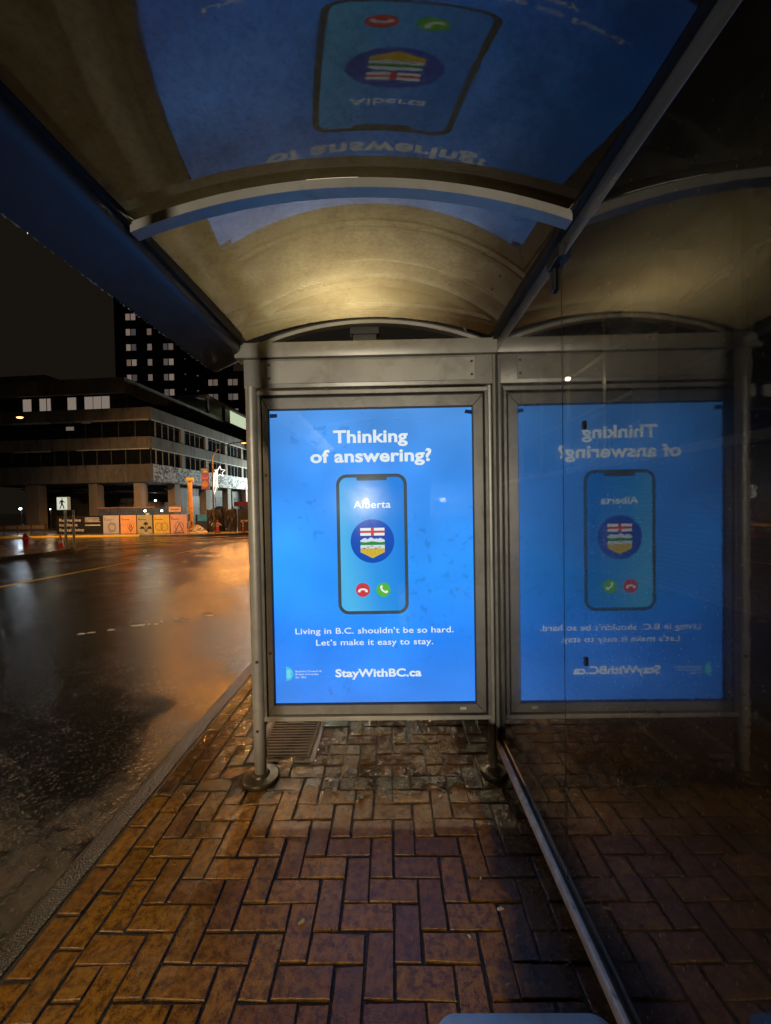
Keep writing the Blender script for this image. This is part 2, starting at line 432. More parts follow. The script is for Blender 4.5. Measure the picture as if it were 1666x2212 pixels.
for i, (x, y, vert, kind) in enumerate(spots):
    me = rb.choice(full if kind == 'f' else half)
    z = G(y) + rb.uniform(-.003, .002) ; tx, ty, tz = rb.gauss(0, .011), rb.gauss(0, .011), rb.gauss(0, .010)
    rot = (R(90) if vert else 0) + tz + (math.pi if rb.random() < .5 else 0)
    dx, dy = rb.gauss(0, .0011), rb.gauss(0, .0011)
    if y < -3.2: continue
    if i in near:
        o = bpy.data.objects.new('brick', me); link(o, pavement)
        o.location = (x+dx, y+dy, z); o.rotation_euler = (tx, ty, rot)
    else:
        if y > 14: continue
        mw = Matrix.Translation((x+dx, y+dy, z)) @ Matrix.Rotation(rot, 4, 'Z') @ Matrix.Rotation(tx, 4, 'X')
        b = len(rest.v)
        rest.v += [tuple(mw @ v.co) for v in me.vertices]
        rest.f += [tuple(b+k for k in p.vertices) for p in me.polygons]
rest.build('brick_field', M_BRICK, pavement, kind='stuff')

# ================================================================== BUS SHELTER
SH = empty('bus_shelter', (0, 2.22, 0), 0, 'grey metal bus shelter with arched glossy roof and grimy glass side wall', 'bus shelter')
def S(mb, name, mat, **kw):                        # shelter part: built in world metres, parented at the shelter's base
    o = mb.build(name, mat, SH, **kw); o.location = (0, -2.22, 0); return o
YB, YF = -1.5, 2.24                                # rear and far end of the roof
XC, HW, RR, ZA = -.113, .709, 2.12, 2.645
ZC = ZA-RR
def tilt(y):                                       # the sheet sags a little between the ribs and climbs to the end arch
    if y > 1.26: return .001+.06*(y-1.26)-.025*(y-1.26)**2
    if y > -.02: return .058*((y-.62)**2-.62**2)
    return 0.
def zr(x, off=0.): return ZC + math.sqrt((RR+off)**2 - (x-XC)**2)
def arc_sheet(x0, x1, y0, y1, o0, o1, n=48, ny=1):  # curved slab between radial offsets
    mb = MB(); xs = [x0+(x1-x0)*i/n for i in range(n+1)]; w = n+1
    for j in range(ny+1):
        y = y0+(y1-y0)*j/ny
        for o in (o0, o1):
            for x in xs: mb.v.append((x, y, zr(x, o)+tilt(y)))
    for j in range(ny):
        b = j*2*w
        for i in range(n):
            a = b+i
            mb.f += [(a, a+1, 2*w+a+1, 2*w+a), (w+a, 3*w+a, 3*w+a+1, w+a+1)]
        mb.f += [(b, b+2*w, b+3*w, b+w), (b+n, b+w+n, b+3*w+n, b+2*w+n)]
    e = ny*2*w
    for i in range(n): mb.f += [(i, w+i, w+i+1, i+1), (e+i, e+i+1, e+w+i+1, e+w+i)]
    return mb
def under(p): return 0 if p.normal.z < -.5 else 1
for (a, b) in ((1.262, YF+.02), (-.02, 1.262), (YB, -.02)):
    S(arc_sheet(XC-HW, XC+HW, a+.002, b-.002, 0, .006, 64, 14), 'roof_sheet', [M_ROOF if a > 1 else M_ROOF_DIM, M_CLEAR], smooth=True, matfn=under)
for y in (1.24, -.06, YB+.02):
    S(arc_sheet(XC-HW+.005, XC+HW-.005, y, y+.046, -.046, -.016), 'rib', M_METAL, smooth=True)
    S(arc_sheet(XC-HW+.012, XC+HW-.012, y+.020, y+.034, -.0155, -.0005), 'rib_gasket', M_DARK, smooth=True)
# arch over the fanlight at the far end
def arc_bar(xa, xb, zend, zap, y0, y1, th, n=40):
    hw = (xb-xa)/2; xc = (xa+xb)/2; s = zap-zend; rr = (hw*hw+s*s)/(2*s); zc = zap-rr
    mb = MB(); A = math.asin(hw/rr)
    for y in (y0, y1):
        for r_ in (rr-th, rr):
            for i in range(n+1):
                t = -A+2*A*i/n; mb.v.append((xc+r_*math.sin(t), y, zc+r_*math.cos(t)))
    w = n+1
    for a in range(n):
        mb.f += [(a, a+1, 2*w+a+1, 2*w+a), (w+a, 3*w+a, 3*w+a+1, w+a+1), (a, w+a, w+a+1, a+1), (2*w+a, 2*w+a+1, 3*w+a+1, 3*w+a)]
    mb.f += [(0, 2*w, 3*w, w), (n, w+n, 3*w+n, 2*w+n)]
    return mb
S(arc_bar(-.775, .575, 2.505, 2.642, 2.205, 2.25, .020), 'fanlight_arch', M_METAL, smooth=True)
S(arc_bar(-.83, .62, 2.505, 2.660, 2.225, 2.25, .014), 'fanlight_gasket', M_DARK, smooth=True)
# gutter along the street side
gp = [(-.852,2.568), (-.8365,2.560), (-.826,2.478), (-.829,2.469), (-.835,2.462), (-.845,2.4535), (-.853,2.449), (-.866,2.442), (-.985,2.383), (-1.003,2.372), (-1.008,2.376), (-1.008,2.53), (-.99,2.53), (-.985,2.41), (-.868,2.47), (-.856,2.50)]
S(MB().prism([(x, YB, z) for x, z in gp], (0, YF-YB+.0, 0)), 'gutter', M_GUTTER, smooth=True)
S(MB().prism([(x, YF, z) for x, z in [(-.83,2.53),(-.83,2.455),(-.84,2.444),(-1.006,2.372),(-1.006,2.53)]], (0, .006, 0)), 'gutter_end_cap', M_GUTTER)
# added black strips hide the lit gap along both long roof edges
S(MB().box(-.834, -.812, YB, YF-.07, 2.500, 2.556), 'gap_strip', M_DARK)
S(MB().box(.588, .6095, YB, YF-.07, 2.500, 2.552), 'gap_strip', M_DARK)
# rail above the glass
S(MB().box(.611, .621, YB, 2.215, 2.436, 2.498), 'top_rail', M_METAL, bevel=.006, seg=2, smooth=True)
S(MB().box(.6065, .6105, YB, 2.215, 2.428, 2.446), 'rail_lip', M_METAL, bevel=.001)
mb = MB().box(.585, .611, 1.33, 1.43, 2.425, 2.466).box(.596, .606, 1.395, 1.43, 2.345, 2.425)
S(mb, 'glass_bracket', M_BLACKPAINT, bevel=.003)
# glass panes (rows along the pavement side)
def pane(y0, y1, z0=.235, z1=2.43):
    return S(MB().box(.608, .616, y0, y1, z0, z1), 'glass_pane', [M_GLASS, M_CLEAR], matfn=lambda p: 0 if p.normal.x < -.5 else 1)
pane(1.362, 2.175); pane(.005, 1.356); pane(-1.46, -.005)
for y in (1.359, 0.0): S(MB().box(.6085, .6155, y-.0025, y+.0025, .24, 2.43), 'glass_joint', M_DARK)
for y in (1.21,):
    for z in (1.826, 1.086): S(MB().box(.602, .6075, y-.006, y+.006, z-.014, z+.014), 'glass_clip', M_BLACKPAINT, bevel=.002)
# bottom rail
S(MB().box(.584, .632, YB, 2.19, .186, .232), 'bottom_rail', M_RAIL, bevel=.006, seg=2, smooth=True)
S(MB().box(.5995, .6065, YB, 2.19, .2325, .242), 'rail_gasket', M_DARK)
# posts
def post(name, x, y, r, ztop, fr):
    S(MB().tube([(x, y, .0), (x, y, .12), (x, y, .13), (x, y, ztop)], [r*.93, r*.93, r, r], 24), name, M_METAL, smooth=True)
    S(MB().lathe([(.0,.0),(fr,.0),(fr,.014),(fr*.94,.020),(fr*.7,.022),(r+.016,.026),(r+.010,.034),(r+.002,.040)], (x, y, .003), 28), 'post_flange', M_FLANGE, smooth=True)
post('post', -.783, 2.215, .036, 2.27, .105)
post('post', .582, 2.245, .025, 2.30, .075)
post('post', -.783, YB+.1, .036, 2.45, .105)
post('post', .625, YB+.03, .030, 2.43, .09)
S(MB().tube([(-.784, 2.175, .30), (-.784, 2.183, .30)], .008, 10), 'bolt', M_DARK)
S(MB().tube([(-.778, 2.1775, .70), (-.778, 2.183, .70)], .009, 10), 'bolt', M_DARK)
# glazing channel at the end post
S(MB().box(.585, .603, 2.176, 2.196, .235, 2.42), 'glazing_channel', M_METAL2, bevel=.003)
S(MB().box(.6035, .622, 2.1765, 2.20, .235, 2.42), 'channel_gasket', M_DARK)
# header
S(MB().box(-.862, .668, 2.17, 2.27, 2.428, 2.512), 'header_beam', M_METAL, bevel=.005, seg=2, smooth=True)
S(MB().box(-.818, .622, 2.19, 2.26, 2.262, 2.4265), 'header_panel', M_METAL, bevel=.004, seg=2, smooth=True)
pl = S(MB().box(-.686, .489, 2.185, 2.1898, 2.284, 2.412), 'header_plate', M_METAL, bevel=.0012)
for x in (-.671, .472):
    for z in (2.315, 2.389):
        b = MB().tube([(x, 2.1848, z), (x, 2.180, z)], [.0075, .0055], 10).build('bolt', M_BLACKPAINT, pl, smooth=True)
# dark junction box standing on the beam inside the fanlight
S(MB().box(-.20, -.06, 2.255, 2.30, 2.5125, 2.60).box(-.215, -.045, 2.25, 2.305, 2.58, 2.625), 'junction_box', M_BLACKPAINT, bevel=.004)

# --- hanging drops along the gutter edge
rd = random.Random(11); mb = MB()
for _ in range(170):
    y = rd.uniform(-.2, 2.2); r_ = rd.uniform(.0012, .0032)
    mb.ball((-1.006+rd.uniform(-.003,.002), y, 2.371-r_*.6), r_, r_*rd.uniform(.8, 2.6), r_*rd.uniform(.9, 1.6), 7, 5)
def drop_mat():
    mt, t, out = nt('water_drop'); g = N(t, 'ShaderNodeBsdfGlossy', Roughness=.05); tr = N(t, 'ShaderNodeBsdfTransparent'); mx = N(t, 'ShaderNodeMixShader', Fac=.42)
    t.links.new(tr.outputs[0], mx.inputs[1]); t.links.new(g.outputs[0], mx.inputs[2]); t.links.new(mx.outputs[0], out.inputs[0]); return mt
M_DROP = drop_mat()
M_BEAD = pmat('rain_bead', (.75,.75,.72), .15, 0, .1)
o = S(mb, 'water_drops', M_DROP, smooth=True, kind='stuff')
mb = MB()
for _ in range(5200):                              # rain beads on the outside of the glass
    y = rd.uniform(.28, 1.9)**1.0; z = rd.uniform(.25, 2.4)
    if rd.random() < (.75 if z > 1.3 else .2) + .35*(y > 1.2): continue
    r_ = rd.uniform(.0008, .0030)
    mb.ball((.6165, y, z), r_*.5, r_, r_*rd.uniform(.9, 2.0), 5, 3)
S(mb, 'rain_beads', M_BEAD, smooth=True, kind='stuff')

# ================================================================== ADVERTISING PANEL
AD = empty('advertising_panel', (-.09, 2.28, .34), 0, 'backlit blue poster in grey metal frame between the two shelter posts', 'poster panel')
def A(mb, name, mat, parent=None, **kw):
    o = mb.build(name, mat, parent or AD, **kw)
    if parent is None: o.location = (.09, -2.28, -.34)
    return o
ax0, ax1, az0, az1 = -.752, .566, .342, 2.250
px0, px1, pz0, pz1 = -.692, .481, .430, 2.147
w = .026
A(MB().box(ax0, ax1, 2.2005, 2.36, az1-w, az1), 'outer_frame_bar', M_METAL, bevel=.003, smooth=True)
A(MB().box(ax0, ax1, 2.2005, 2.36, az0, az0+w), 'outer_frame_bar', M_METAL, bevel=.003, smooth=True)
A(MB().box(ax0+.001, ax0+w*.8, 2.2015, 2.36, az0+w, az1-w), 'outer_frame_bar', M_METAL2, bevel=.003, smooth=True)
A(MB().box(ax1-w*.8, ax1-.001, 2.2015, 2.36, az0+w, az1-w), 'outer_frame_bar', M_METAL2, bevel=.003, smooth=True)
A(MB().box(ax0+.01, ax1-.01, 2.245, 2.355, az0+.01, az1-.01), 'back_box', M_DARK)
ix0, ix1, iz0, iz1 = ax0+.026, ax1-.030, az0+.036, az1-.040
def mitre(a, b, c, d, y0=2.2085, y1=2.232): return MB().prism([(a[0], y0, a[1]), (b[0], y0, b[1]), (c[0], y0, c[1]), (d[0], y0, d[1])], (0, y1-y0, 0))
g_ = .0007
A(mitre((ix0+g_,iz1), (ix1-g_,iz1), (px1-g_,pz1), (px0+g_,pz1)), 'inner_frame_bar', M_METAL2, bevel=.002, smooth=True)
A(mitre((px0+g_,pz0), (px1-g_,pz0), (ix1-g_,iz0), (ix0+g_,iz0)), 'inner_frame_bar', M_METAL2, bevel=.002, smooth=True)
A(mitre((ix0,iz0+g_), (px0,pz0+g_), (px0,pz1-g_), (ix0,iz1-g_)), 'inner_frame_bar', M_METAL2, bevel=.002, smooth=True)
A(mitre((px1,pz0+g_), (ix1,iz0+g_), (ix1,iz1-g_), (px1,pz1-g_)), 'inner_frame_bar', M_METAL2, bevel=.002, smooth=True)
A(MB().box(.385, .42, 2.2065, 2.2083, .398, .414), 'asset_tag', pmat('pale_tag', (.55,.53,.42), .5))
for z in (1.77, .74): A(MB().tube([(-.709, 2.2085, z), (-.709, 2.205, z)], .008, 10), 'frame_lock', M_DARK)
gk = .005
for (a, b, c, d) in ((px0-.002, px1+.002, pz1-gk, pz1+.001), (px0-.002, px1+.002, pz0-.001, pz0+gk)): A(MB().box(a, b, 2.2150, 2.2330, c, d), 'gasket', M_DARK)
for (a, b, c, d) in ((px0-.001, px0+gk*.7, pz0+gk, pz1-gk), (px1-gk*.7, px1+.001, pz0+gk, pz1-gk)): A(MB().box(a, b, 2.2150, 2.2330, c, d), 'gasket', M_DARK)

def poster_mat():
    mt, t, out = nt('backlit_blue_print')
    sx = N(t, 'ShaderNodeSeparateXYZ'); t.links.new(pos(t), sx.inputs[0])
    hz = N(t, 'ShaderNodeMapRange'); hz.inputs[1].default_value = .43; hz.inputs[2].default_value = 2.147; t.links.new(sx.outputs[2], hz.inputs[0])
    c = ramp(t, hz.outputs[0], [(0., srgb(62,132,232)), (.22, srgb(40,128,238)), (.45, srgb(46,146,248)), (.75, srgb(60,144,242)), (1., srgb(84,152,232))])
    # the tubes behind the print light it a little unevenly
    bl = N(t, 'ShaderNodeTexNoise', Scale=1.6, Detail=2.); t.links.new(pos(t), bl.inputs['Vector'])
    k = mathn(t, 'MULTIPLY_ADD', bl.outputs[0], 1.5, .48)
    spt = noise(t, 17, 3, .6, dist=.4)
    k2 = ramp(t, spt, [(.58, 1.), (.64, .80)])
    gate = ramp(t, noise(t, 1.9, 3, .5), [(.5, 0.), (.6, 1.)])
    kk = mathn(t, 'MULTIPLY', k, mathn(t, 'ADD', 1., mathn(t, 'MULTIPLY', gate, mathn(t, 'SUBTRACT', k2, 1.))))
    e = N(t, 'ShaderNodeEmission'); t.links.new(c, e.inputs[0]); t.links.new(kk, e.inputs[1])
    t.links.new(e.outputs[0], out.inputs[0]); return mt
poster = A(MB().box(px0-.004, px1+.004, 2.2365, 2.240, pz0-.004, pz1+.004), 'poster', poster_mat())
E_WHITE = emat('print_white', srgb(238,248,252), 1.)
E_SOFT = emat('print_pale', srgb(215,232,250), 1.)
FY = 2.2364
def flat(name, polys, mat, lay):                   # flat print: thin shapes lying on the poster
    mb = MB(); y = FY - .0004*lay
    for p in polys: mb.prism([(x, y, z) for x, z in p], (0, .0003, 0))
    o = mb.build(name, mat, poster); return o
# lettering -------------------------------------------------------------
def text_mesh(name, s, bold=0., spacing=1.):
    cu = bpy.data.curves.new(name, 'FONT'); cu.body = s; cu.size = 1.; cu.offset = bold; cu.space_character = spacing
    cu.resolution_u = 5; cu.fill_mode = 'FRONT'
    ob = bpy.data.objects.new(name+'_tmp', cu); col.objects.link(ob)
    dg = bpy.context.evaluated_depsgraph_get(); me = bpy.data.meshes.new_from_object(ob.evaluated_get(dg))
    bpy.data.objects.remove(ob); bpy.data.curves.remove(cu)
    return me
_h = text_mesh('h', 'H'); CAPH = max(v.co.y for v in _h.vertices); bpy.data.meshes.remove(_h)
def letter(name, s, x0, x1, zb, cap, mat, parent, y, bold=.0, spacing=1.):
    me = text_mesh(name, s, bold, spacing)
    xs = [v.co.x for v in me.vertices]; a, b = min(xs), max(xs)
    sx = (x1-x0)/(b-a); sz = cap/(CAPH+bold*1.2)
    for v in me.vertices: v.co = Vector((x0+(v.co.x-a)*sx, y, zb+v.co.y*sz))
    # one object for each word: split where the gap is a space
    bm = bmesh.new(); bm.from_mesh(me); bm.verts.ensure_lookup_table(); seen_ = set(); isl = []
    for v0 in bm.verts:
        if v0.index in seen_: continue
        st_ = [v0]; seen_.add(v0.index); grp = []
        while st_:
            v = st_.pop(); grp.append(v.index)
            for e in v.link_edges:
                w_ = e.other_vert(v)
                if w_.index not in seen_: seen_.add(w_.index); st_.append(w_)
        isl.append((min(bm.verts[i].co.x for i in grp), max(bm.verts[i].co.x for i in grp), grp))
    bm.free(); isl.sort(key=lambda q: q[0]); words = []; right = -1e9
    for a_, b_, grp in isl:
        if a_-right > cap*.28: words.append([])
        words[-1] += grp; right = max(right, b_)
    polys = [tuple(p.vertices) for p in me.polygons]; cos = [v.co.copy() for v in me.vertices]; bpy.data.meshes.remove(me)
    for grp in words:
        ix = {g: k for k, g in enumerate(grp)}
        m2 = bpy.data.meshes.new('word'); m2.from_pydata([tuple(cos[g]) for g in grp], [], [tuple(ix[i] for i in p) for p in polys if p[0] in ix])
        m2.materials.append(mat); link(bpy.data.objects.new('word', m2), parent)
LY = FY-.0012
letter('lettering', 'Thinking', -.323, .108, 1.953, .072, E_WHITE, poster, LY, .030, 1.03)
letter('lettering', 'of answering?', -.458, .244, 1.841, .072, E_WHITE, poster, LY, .030, 1.03)
letter('lettering', 'Living in B.C. shouldn\u2019t be so hard.', -.567, .357, .840, .034, E_WHITE, poster, LY, .008, 1.03)
letter('lettering', 'Let\u2019s make it easy to stay.', -.447, .238, .772, .034, E_WHITE, poster, LY, .008, 1.03)
letter('lettering', 'StayWithBC.ca', -.337, .167, .585, .046, E_WHITE, poster, LY, .032, 1.03)
for s, x1, z in (('Business Council of', -.418, .616), ('British Columbia', -.436, .598), ('Est. 1966', -.510, .580)):
    letter('lettering', s, -.572, x1, z, .0105, E_SOFT, poster, LY, .012)
def rrect(x0, x1, z0, z1, r, n=8):
    p = []
    for cx_, cz_, a0 in ((x1-r, z1-r, 0), (x0+r, z1-r, 90), (x0+r, z0+r, 180), (x1-r, z0+r, 270)):
        for i in range(n+1): a = R(a0+90*i/n); p.append((cx_+r*math.cos(a), cz_+r*math.sin(a)))
    return p
def disc(cx_, cz_, r, n=48, a0=0, a1=360):
    return [(cx_+r*math.cos(R(a0+(a1-a0)*i/n)), cz_+r*math.sin(R(a0+(a1-a0)*i/n))) for i in range(n+(0 if a1-a0 == 360 else 1))]
PX, PZ = -.106, 1.360
E_PHONE = emat('print_phone_grey', srgb(64,80,84), 1.)
flat('phone_body', [rrect(-.312, .099, .952, 1.769, .062)], E_PHONE, 1)
def screen_mat():
    mt, t, out = nt('print_phone_screen'); sx = N(t, 'ShaderNodeSeparateXYZ'); t.links.new(pos(t), sx.inputs[0])
    mr = N(t, 'ShaderNodeMapRange'); mr.inputs[1].default_value = -.295; mr.inputs[2].default_value = .08
    t.links.new(mathn(t, 'ADD', sx.outputs[0], mathn(t, 'MULTIPLY', mathn(t, 'SUBTRACT', sx.outputs[2], 1.36), .18)), mr.inputs[0])
    e = N(t, 'ShaderNodeEmission'); t.links.new(ramp(t, mr.outputs[0], [(0., srgb(86,192,250)), (.45, srgb(54,158,244)), (1., srgb(30,134,236))]), e.inputs[0]); t.links.new(e.outputs[0], out.inputs[0]); return mt
flat('phone_screen', [rrect(-.293, .080, .971, 1.750, .045)], screen_mat(), 2)
flat('phone_notch', [rrect(-.193, -.017, 1.731, 1.760, .012)], E_PHONE, 3)
letter('lettering', 'Alberta', -.213, .003, 1.572, .042, E_WHITE, poster, LY-.0004, .010, 1.03)
E_DISC = emat('print_dark_blue', srgb(16,82,190), 1.)
flat('crest_disc', [disc(PX, 1.379, .127, 64)], E_DISC, 3)
E_R, E_G, E_GRN, E_YEL, E_NAVY, E_BLK = (emat('print_'+n, srgb(*c)) for n, c in (('red',(214,62,72)), ('green_button',(90,190,60)), ('green',(52,140,60)), ('wheat',(222,190,60)), ('shield_blue',(38,72,170)), ('dark',(28,30,40))))
sx0, sx1 = -.176, -.035; sm = (sx0+sx1)/2
flat('crest_field', [[(sx0,1.456),(sx0,1.315),(sm,1.280),(sx1,1.315),(sx1,1.456)][::-1]], E_NAVY, 4)
flat('crest_cross_field', [[(sx0,1.411),(sx1,1.411),(sx1,1.456),(sx0,1.456)]], E_WHITE, 5)
flat('crest_cross', [[(sx0,1.427),(sm-.009,1.427),(sm-.009,1.411),(sm+.009,1.411),(sm+.009,1.427),(sx1,1.427),(sx1,1.440),(sm+.009,1.440),(sm+.009,1.456),(sm-.009,1.456),(sm-.009,1.440),(sx0,1.440)]], E_R, 6)
mt_top = [(0,.384),(.13,.396),(.22,.398),(.28,.390),(.44,.402),(.58,.391),(.66,.395),(.72,.391),(.82,.398),(1,.386)]
flat('crest_mountains', [[(sx0,1.372),(sx1,1.372)] + [(sx0+(sx1-sx0)*f, 1+z) for f, z in mt_top[::-1]]], E_SOFT, 5)
hl = [(0,.376),(.2,.372),(.5,.378),(.8,.372),(1,.375)]
flat('crest_hills', [[(sx0,1.357),(sx1,1.357)] + [(sx0+(sx1-sx0)*f, 1+z) for f, z in hl[::-1]]], E_GRN, 6)
flat('crest_prairie', [[(sx0,1.337),(sx1,1.337),(sx1,1.3565),(sx0,1.3565)]], E_SOFT, 5)
rp = random.Random(5)
flat('crest_prairie_marks', [[(x, z),(x+.018, z-.0015),(x+.024, z+.001),(x+.008, z+.003)] for x, z in [(sx0+.006+.022*k+rp.uniform(0,.006), 1.3375+.006*(k % 3)) for k in range(5)]], E_BLK, 6)
flat('crest_wheat', [[(sx0,1.3368),(sx0,1.315),(sm,1.280),(sx1,1.315),(sx1,1.3368)][::-1]], E_YEL, 5)
E_WD = emat('print_wheat_dark', srgb(150,120,20))
wd = []
for r_ in range(6):
    for k in range(9):
        x = sx0+.008+k*.0158; z = 1.331-r_*.0075
        if z-.003 > 1.283+abs(x-sm)*.5: wd.append([(x-.004,z-.0012),(x+.004,z-.0012),(x,z+.0022)])
flat('crest_wheat_ears', wd, E_WD, 6)
flat('decline_button', [disc(-.167, 1.095, .041)], E_R, 3)
flat('answer_button', [disc(-.047, 1.094, .041)], E_G, 3)
def handset(cx_, cz_, rot, s):
    pts = []
    for i in range(13): a = R(200-220*i/12+0); pts.append((math.cos(a)*1.0, math.sin(a)*.62-.05))
    prof = [(-1,-.42),(-1,-.02),(-.75,.22),(-.35,.36),(0,.40),(.35,.36),(.75,.22),(1,-.02),(1,-.42),(.52,-.42),(.46,-.06),(0,.02),(-.46,-.06),(-.52,-.42)]
    c, sn = math.cos(R(rot)), math.sin(R(rot))
    return [(cx_+s*(x*c-z*sn), cz_+s*(x*sn+z*c)) for x, z in prof]
flat('handset_mark', [handset(-.167, 1.093, 0, .028)], E_WHITE, 4)
flat('handset_mark', [handset(-.047, 1.094, 135, .028)], E_WHITE, 4)
E_L1, E_L2 = emat('print_logo_cyan', srgb(70,205,235)), emat('print_logo_blue', srgb(120,220,250))
flat('logo_mark', [[(-.627,.565)] + disc(-.627, .607, .042, 24, -90, 90)], E_L1, 2)
flat('logo_leaf', [disc(-.612, .618, .014), disc(-.612, .594, .014)], E_L2, 3)
M_TAPE = emat('print_tape', srgb(24,50,100), .6)
flat('tape_corner', [[(-.688,2.103),(-.646,2.105),(-.646,2.126),(-.688,2.127)]], M_TAPE, 2)
flat('tape_corner', [[(.437,2.110),(.478,2.103),(.478,2.126),(.444,2.130)]], M_TAPE, 2)
A(MB().box(px0+gk, px1-gk, 2.2245, 2.2285, pz0+gk, pz1-gk), 'cover_glass', [M_COVER, M_CLEAR], matfn=lambda p: 0 if p.normal.y < -.5 else 1)

# ================================================================== BENCH, COVER, LEAVES
BN = empty('bench', (.28, .0, 0), 0, 'pale metal bench seat whose end shows at the bottom edge', 'bench')
mb = MB().prism([(x, y, .425) for x, y in rrect(-.205, .19, -1.05, .842, .05)], (0, 0, .028)); mb.build('seat', M_BENCH, BN, bevel=.006, seg=2, smooth=True)
for y in (-.75, .45): MB().box(-.03, .03, y-.03, y+.03, 0.002, .4245).box(-.16, .15, y-.025, y+.025, .395, .4243).build('leg', M_METAL2, BN, bevel=.003)
UC = empty('utility_cover', (-.715, 2.645, 0), 0, 'ribbed dark metal utility cover set in the brick pavement behind the post', 'utility cover')
MB().box(-.215, .215, -.285, .285, -.06, -.001).build('frame', pmat('cover_concrete', (.08,.075,.065), .35, 0, .3, 20, bump=.6, bscale=120), UC, bevel=.004)
pl_ = MB().box(-.175, .175, -.245, .245, -.0008, .0035).build('plate', M_RUST, UC, bevel=.001)
for k in range(15): MB().box(-.155, .155, -.225+k*.031, -.225+k*.031+.014, .0036, .0075).build('rib', M_RUST, pl_)
MB().box(-.06, .06, .12, .17, .0078, .0095).build('lifting_slot', M_BLACKPAINT, pl_)
def leaf(x, y, sz, rz, c, label):
    rr = random.Random(int(x*1000)); n = 11; mb = MB(); pts = []
    for i in range(n):
        a = 2*math.pi*i/n; q = sz*(.55+.45*abs(math.cos(a)))*rr.uniform(.75, 1.1); pts.append((q*math.cos(a), q*.62*math.sin(a)))
    mb.v = [(a, b, .004+.35*abs(b)) for a, b in pts] + [(0, 0, .006)]
    mb.v += [(a, b, z+.0007) for a, b, z in mb.v[:]]
    for i in range(n):
        j = (i+1) % n; mb.f += [(i, n, j), (n+1+i, n+1+j, n+1+n), (i, j, n+1+j, n+1+i)]
    o = mb.build('leaf', pmat('leaf_'+str(len(bpy.data.materials)), c, .4, 0, .3, 60), None, label=label, cat='leaf', group='fallen leaves on the bricks')
    o.location = (x, y, .003); o.rotation_euler = (0, 0, rz)
leaf(-.365, 1.43, .016, .5, (.30,.36,.12), 'small green leaf lying on the bricks left of centre')
leaf(.402, 1.475, .016, .2, (.50,.44,.34), 'largest pale leaf on the bricks near the glass wall')
leaf(.355, 1.60, .009, 1.2, (.45,.40,.30), 'thin pale leaf stuck upright in a joint near the glass wall')
leaf(.262, 1.38, .010, 2.2, (.42,.38,.30), 'pale round leaf in the middle of a purple-grey brick')
leaf(.245, 2.06, .014, .9, (.52,.42,.28), 'curled tan leaf on the dark bricks below the poster corner')
leaf(.36, 1.24, .008, .1, (.40,.36,.30), 'tiny pale leaf nearest the bench')

# wet leaf scraps and grit gathered in mud along the posts, and below the glass
rl = random.Random(31); mb = MB()
for _ in range(420):
    if rl.random() < .6: x, y = rl.uniform(-.6, .62), rl.gauss(2.2, .09)
    else: x, y = rl.gauss(.60, .05), rl.uniform(1.1, 2.3)
    if rl.random() < .12: x, y = rl.uniform(-1.3, .5), rl.uniform(1.2, 2.1)
    q = rl.uniform(.002, .009); a = rl.uniform(0, 6.3); z = .0035+rl.uniform(0, .002); n = 5; b = len(mb.v)
    for k in range(n):
        t_ = a+2*math.pi*k/n; s_ = q*rl.uniform(.5, 1.1); mb.v.append((x+s_*math.cos(t_), y+s_*.6*math.sin(t_), z+rl.uniform(0, .003)))
    mb.v.append((x, y, z-.003)); mb.f.append(tuple(range(b, b+n)))
    for k in range(n): mb.f.append((b+(k+1) % n, b+k, b+n))
mb.build('leaf_litter', pmat('leaf_scraps', (.07,.055,.03), .3, 0, .8, 90), None, kind='stuff', label='dark wet leaf scraps and grit along the posts', cat='leaf litter')
# ================================================================== STREET LAMPS
def street_lamp(loc, rz, h, reach, power, colr, label, rise=1.6, lens=1.0, rad=.16, pole_c=(.06,.05,.045), estr=60., cut=None, aim=None, blend=.35):
    L = empty('street_lamp', loc, rz, label, 'street lamp', 'street lamps')
    mt = pmat('lamp_pole_paint', pole_c, .5, .3, .3, 2)
    MB().lathe([(.0,0),(.20,0),(.20,.05),(.13,.10),(.12,.7),(.085,.8),(.065,h-rise)], n=16).build('pole', mt, L, smooth=True)
    path = [(0,0,h-rise-.02)] + [(reach*.94*(1-math.cos(R(90*i/10))), 0, h-rise+rise*math.sin(R(90*i/10))) for i in range(11)]
    MB().tube(path, [.062-.002*i for i in range(12)], 10).build('arm', mt, L, smooth=True)
    MB().ball((reach, 0, h+.02), .36, .15, .10, 14, 8).build('head', mt, L, smooth=True)
    MB().ball((reach+.03, 0, h-.06), .24*lens, .12*lens, .08*lens, 14, 8).build('lens', emat('lamp_lens', colr, estr), L, smooth=True)
    point_light('bulb', (reach+.03, 0, h-.22), power, colr, rad, L, spot=cut, aim=aim or ((reach+.03, 0, 0) if cut else None), blend=blend)
    return L
street_lamp((-16.45, 35.7, -.72), R(3), 8.35, 2.9, P_SODIUM*3.0, C_SOD, 'curved arm street lamp with glowing orange head carrying a banner and star', estr=4., cut=167, blend=.12)
street_lamp((-30.4, 27.0, G(27)), R(-2), 8.75, 4.5, P_SODIUM*3.3, (1.0,.56,.24), 'orange street lamp reaching in at the left edge before the office block', cut=124, aim=(6.4, 10.0, 2.6), blend=.7, estr=4.)
street_lamp((-17.2, 5.0, G(5)), R(4), 8.6, 2.2, 1500.0, (1.0,.66,.32), 'added warm street lamp on the far kerb, unseen beyond the left edge', cut=150, blend=.3)  # added lamp out of view, brightens the crossing sign and far corner
street_lamp((-.85, 18.0, G(18)), R(180), 11.75, .95, P_AHEAD, C_WARM, 'tall warm street lamp standing on the pavement behind the poster', rise=.5, cut=38, aim=(1.9, 15.0, .4), blend=.8)
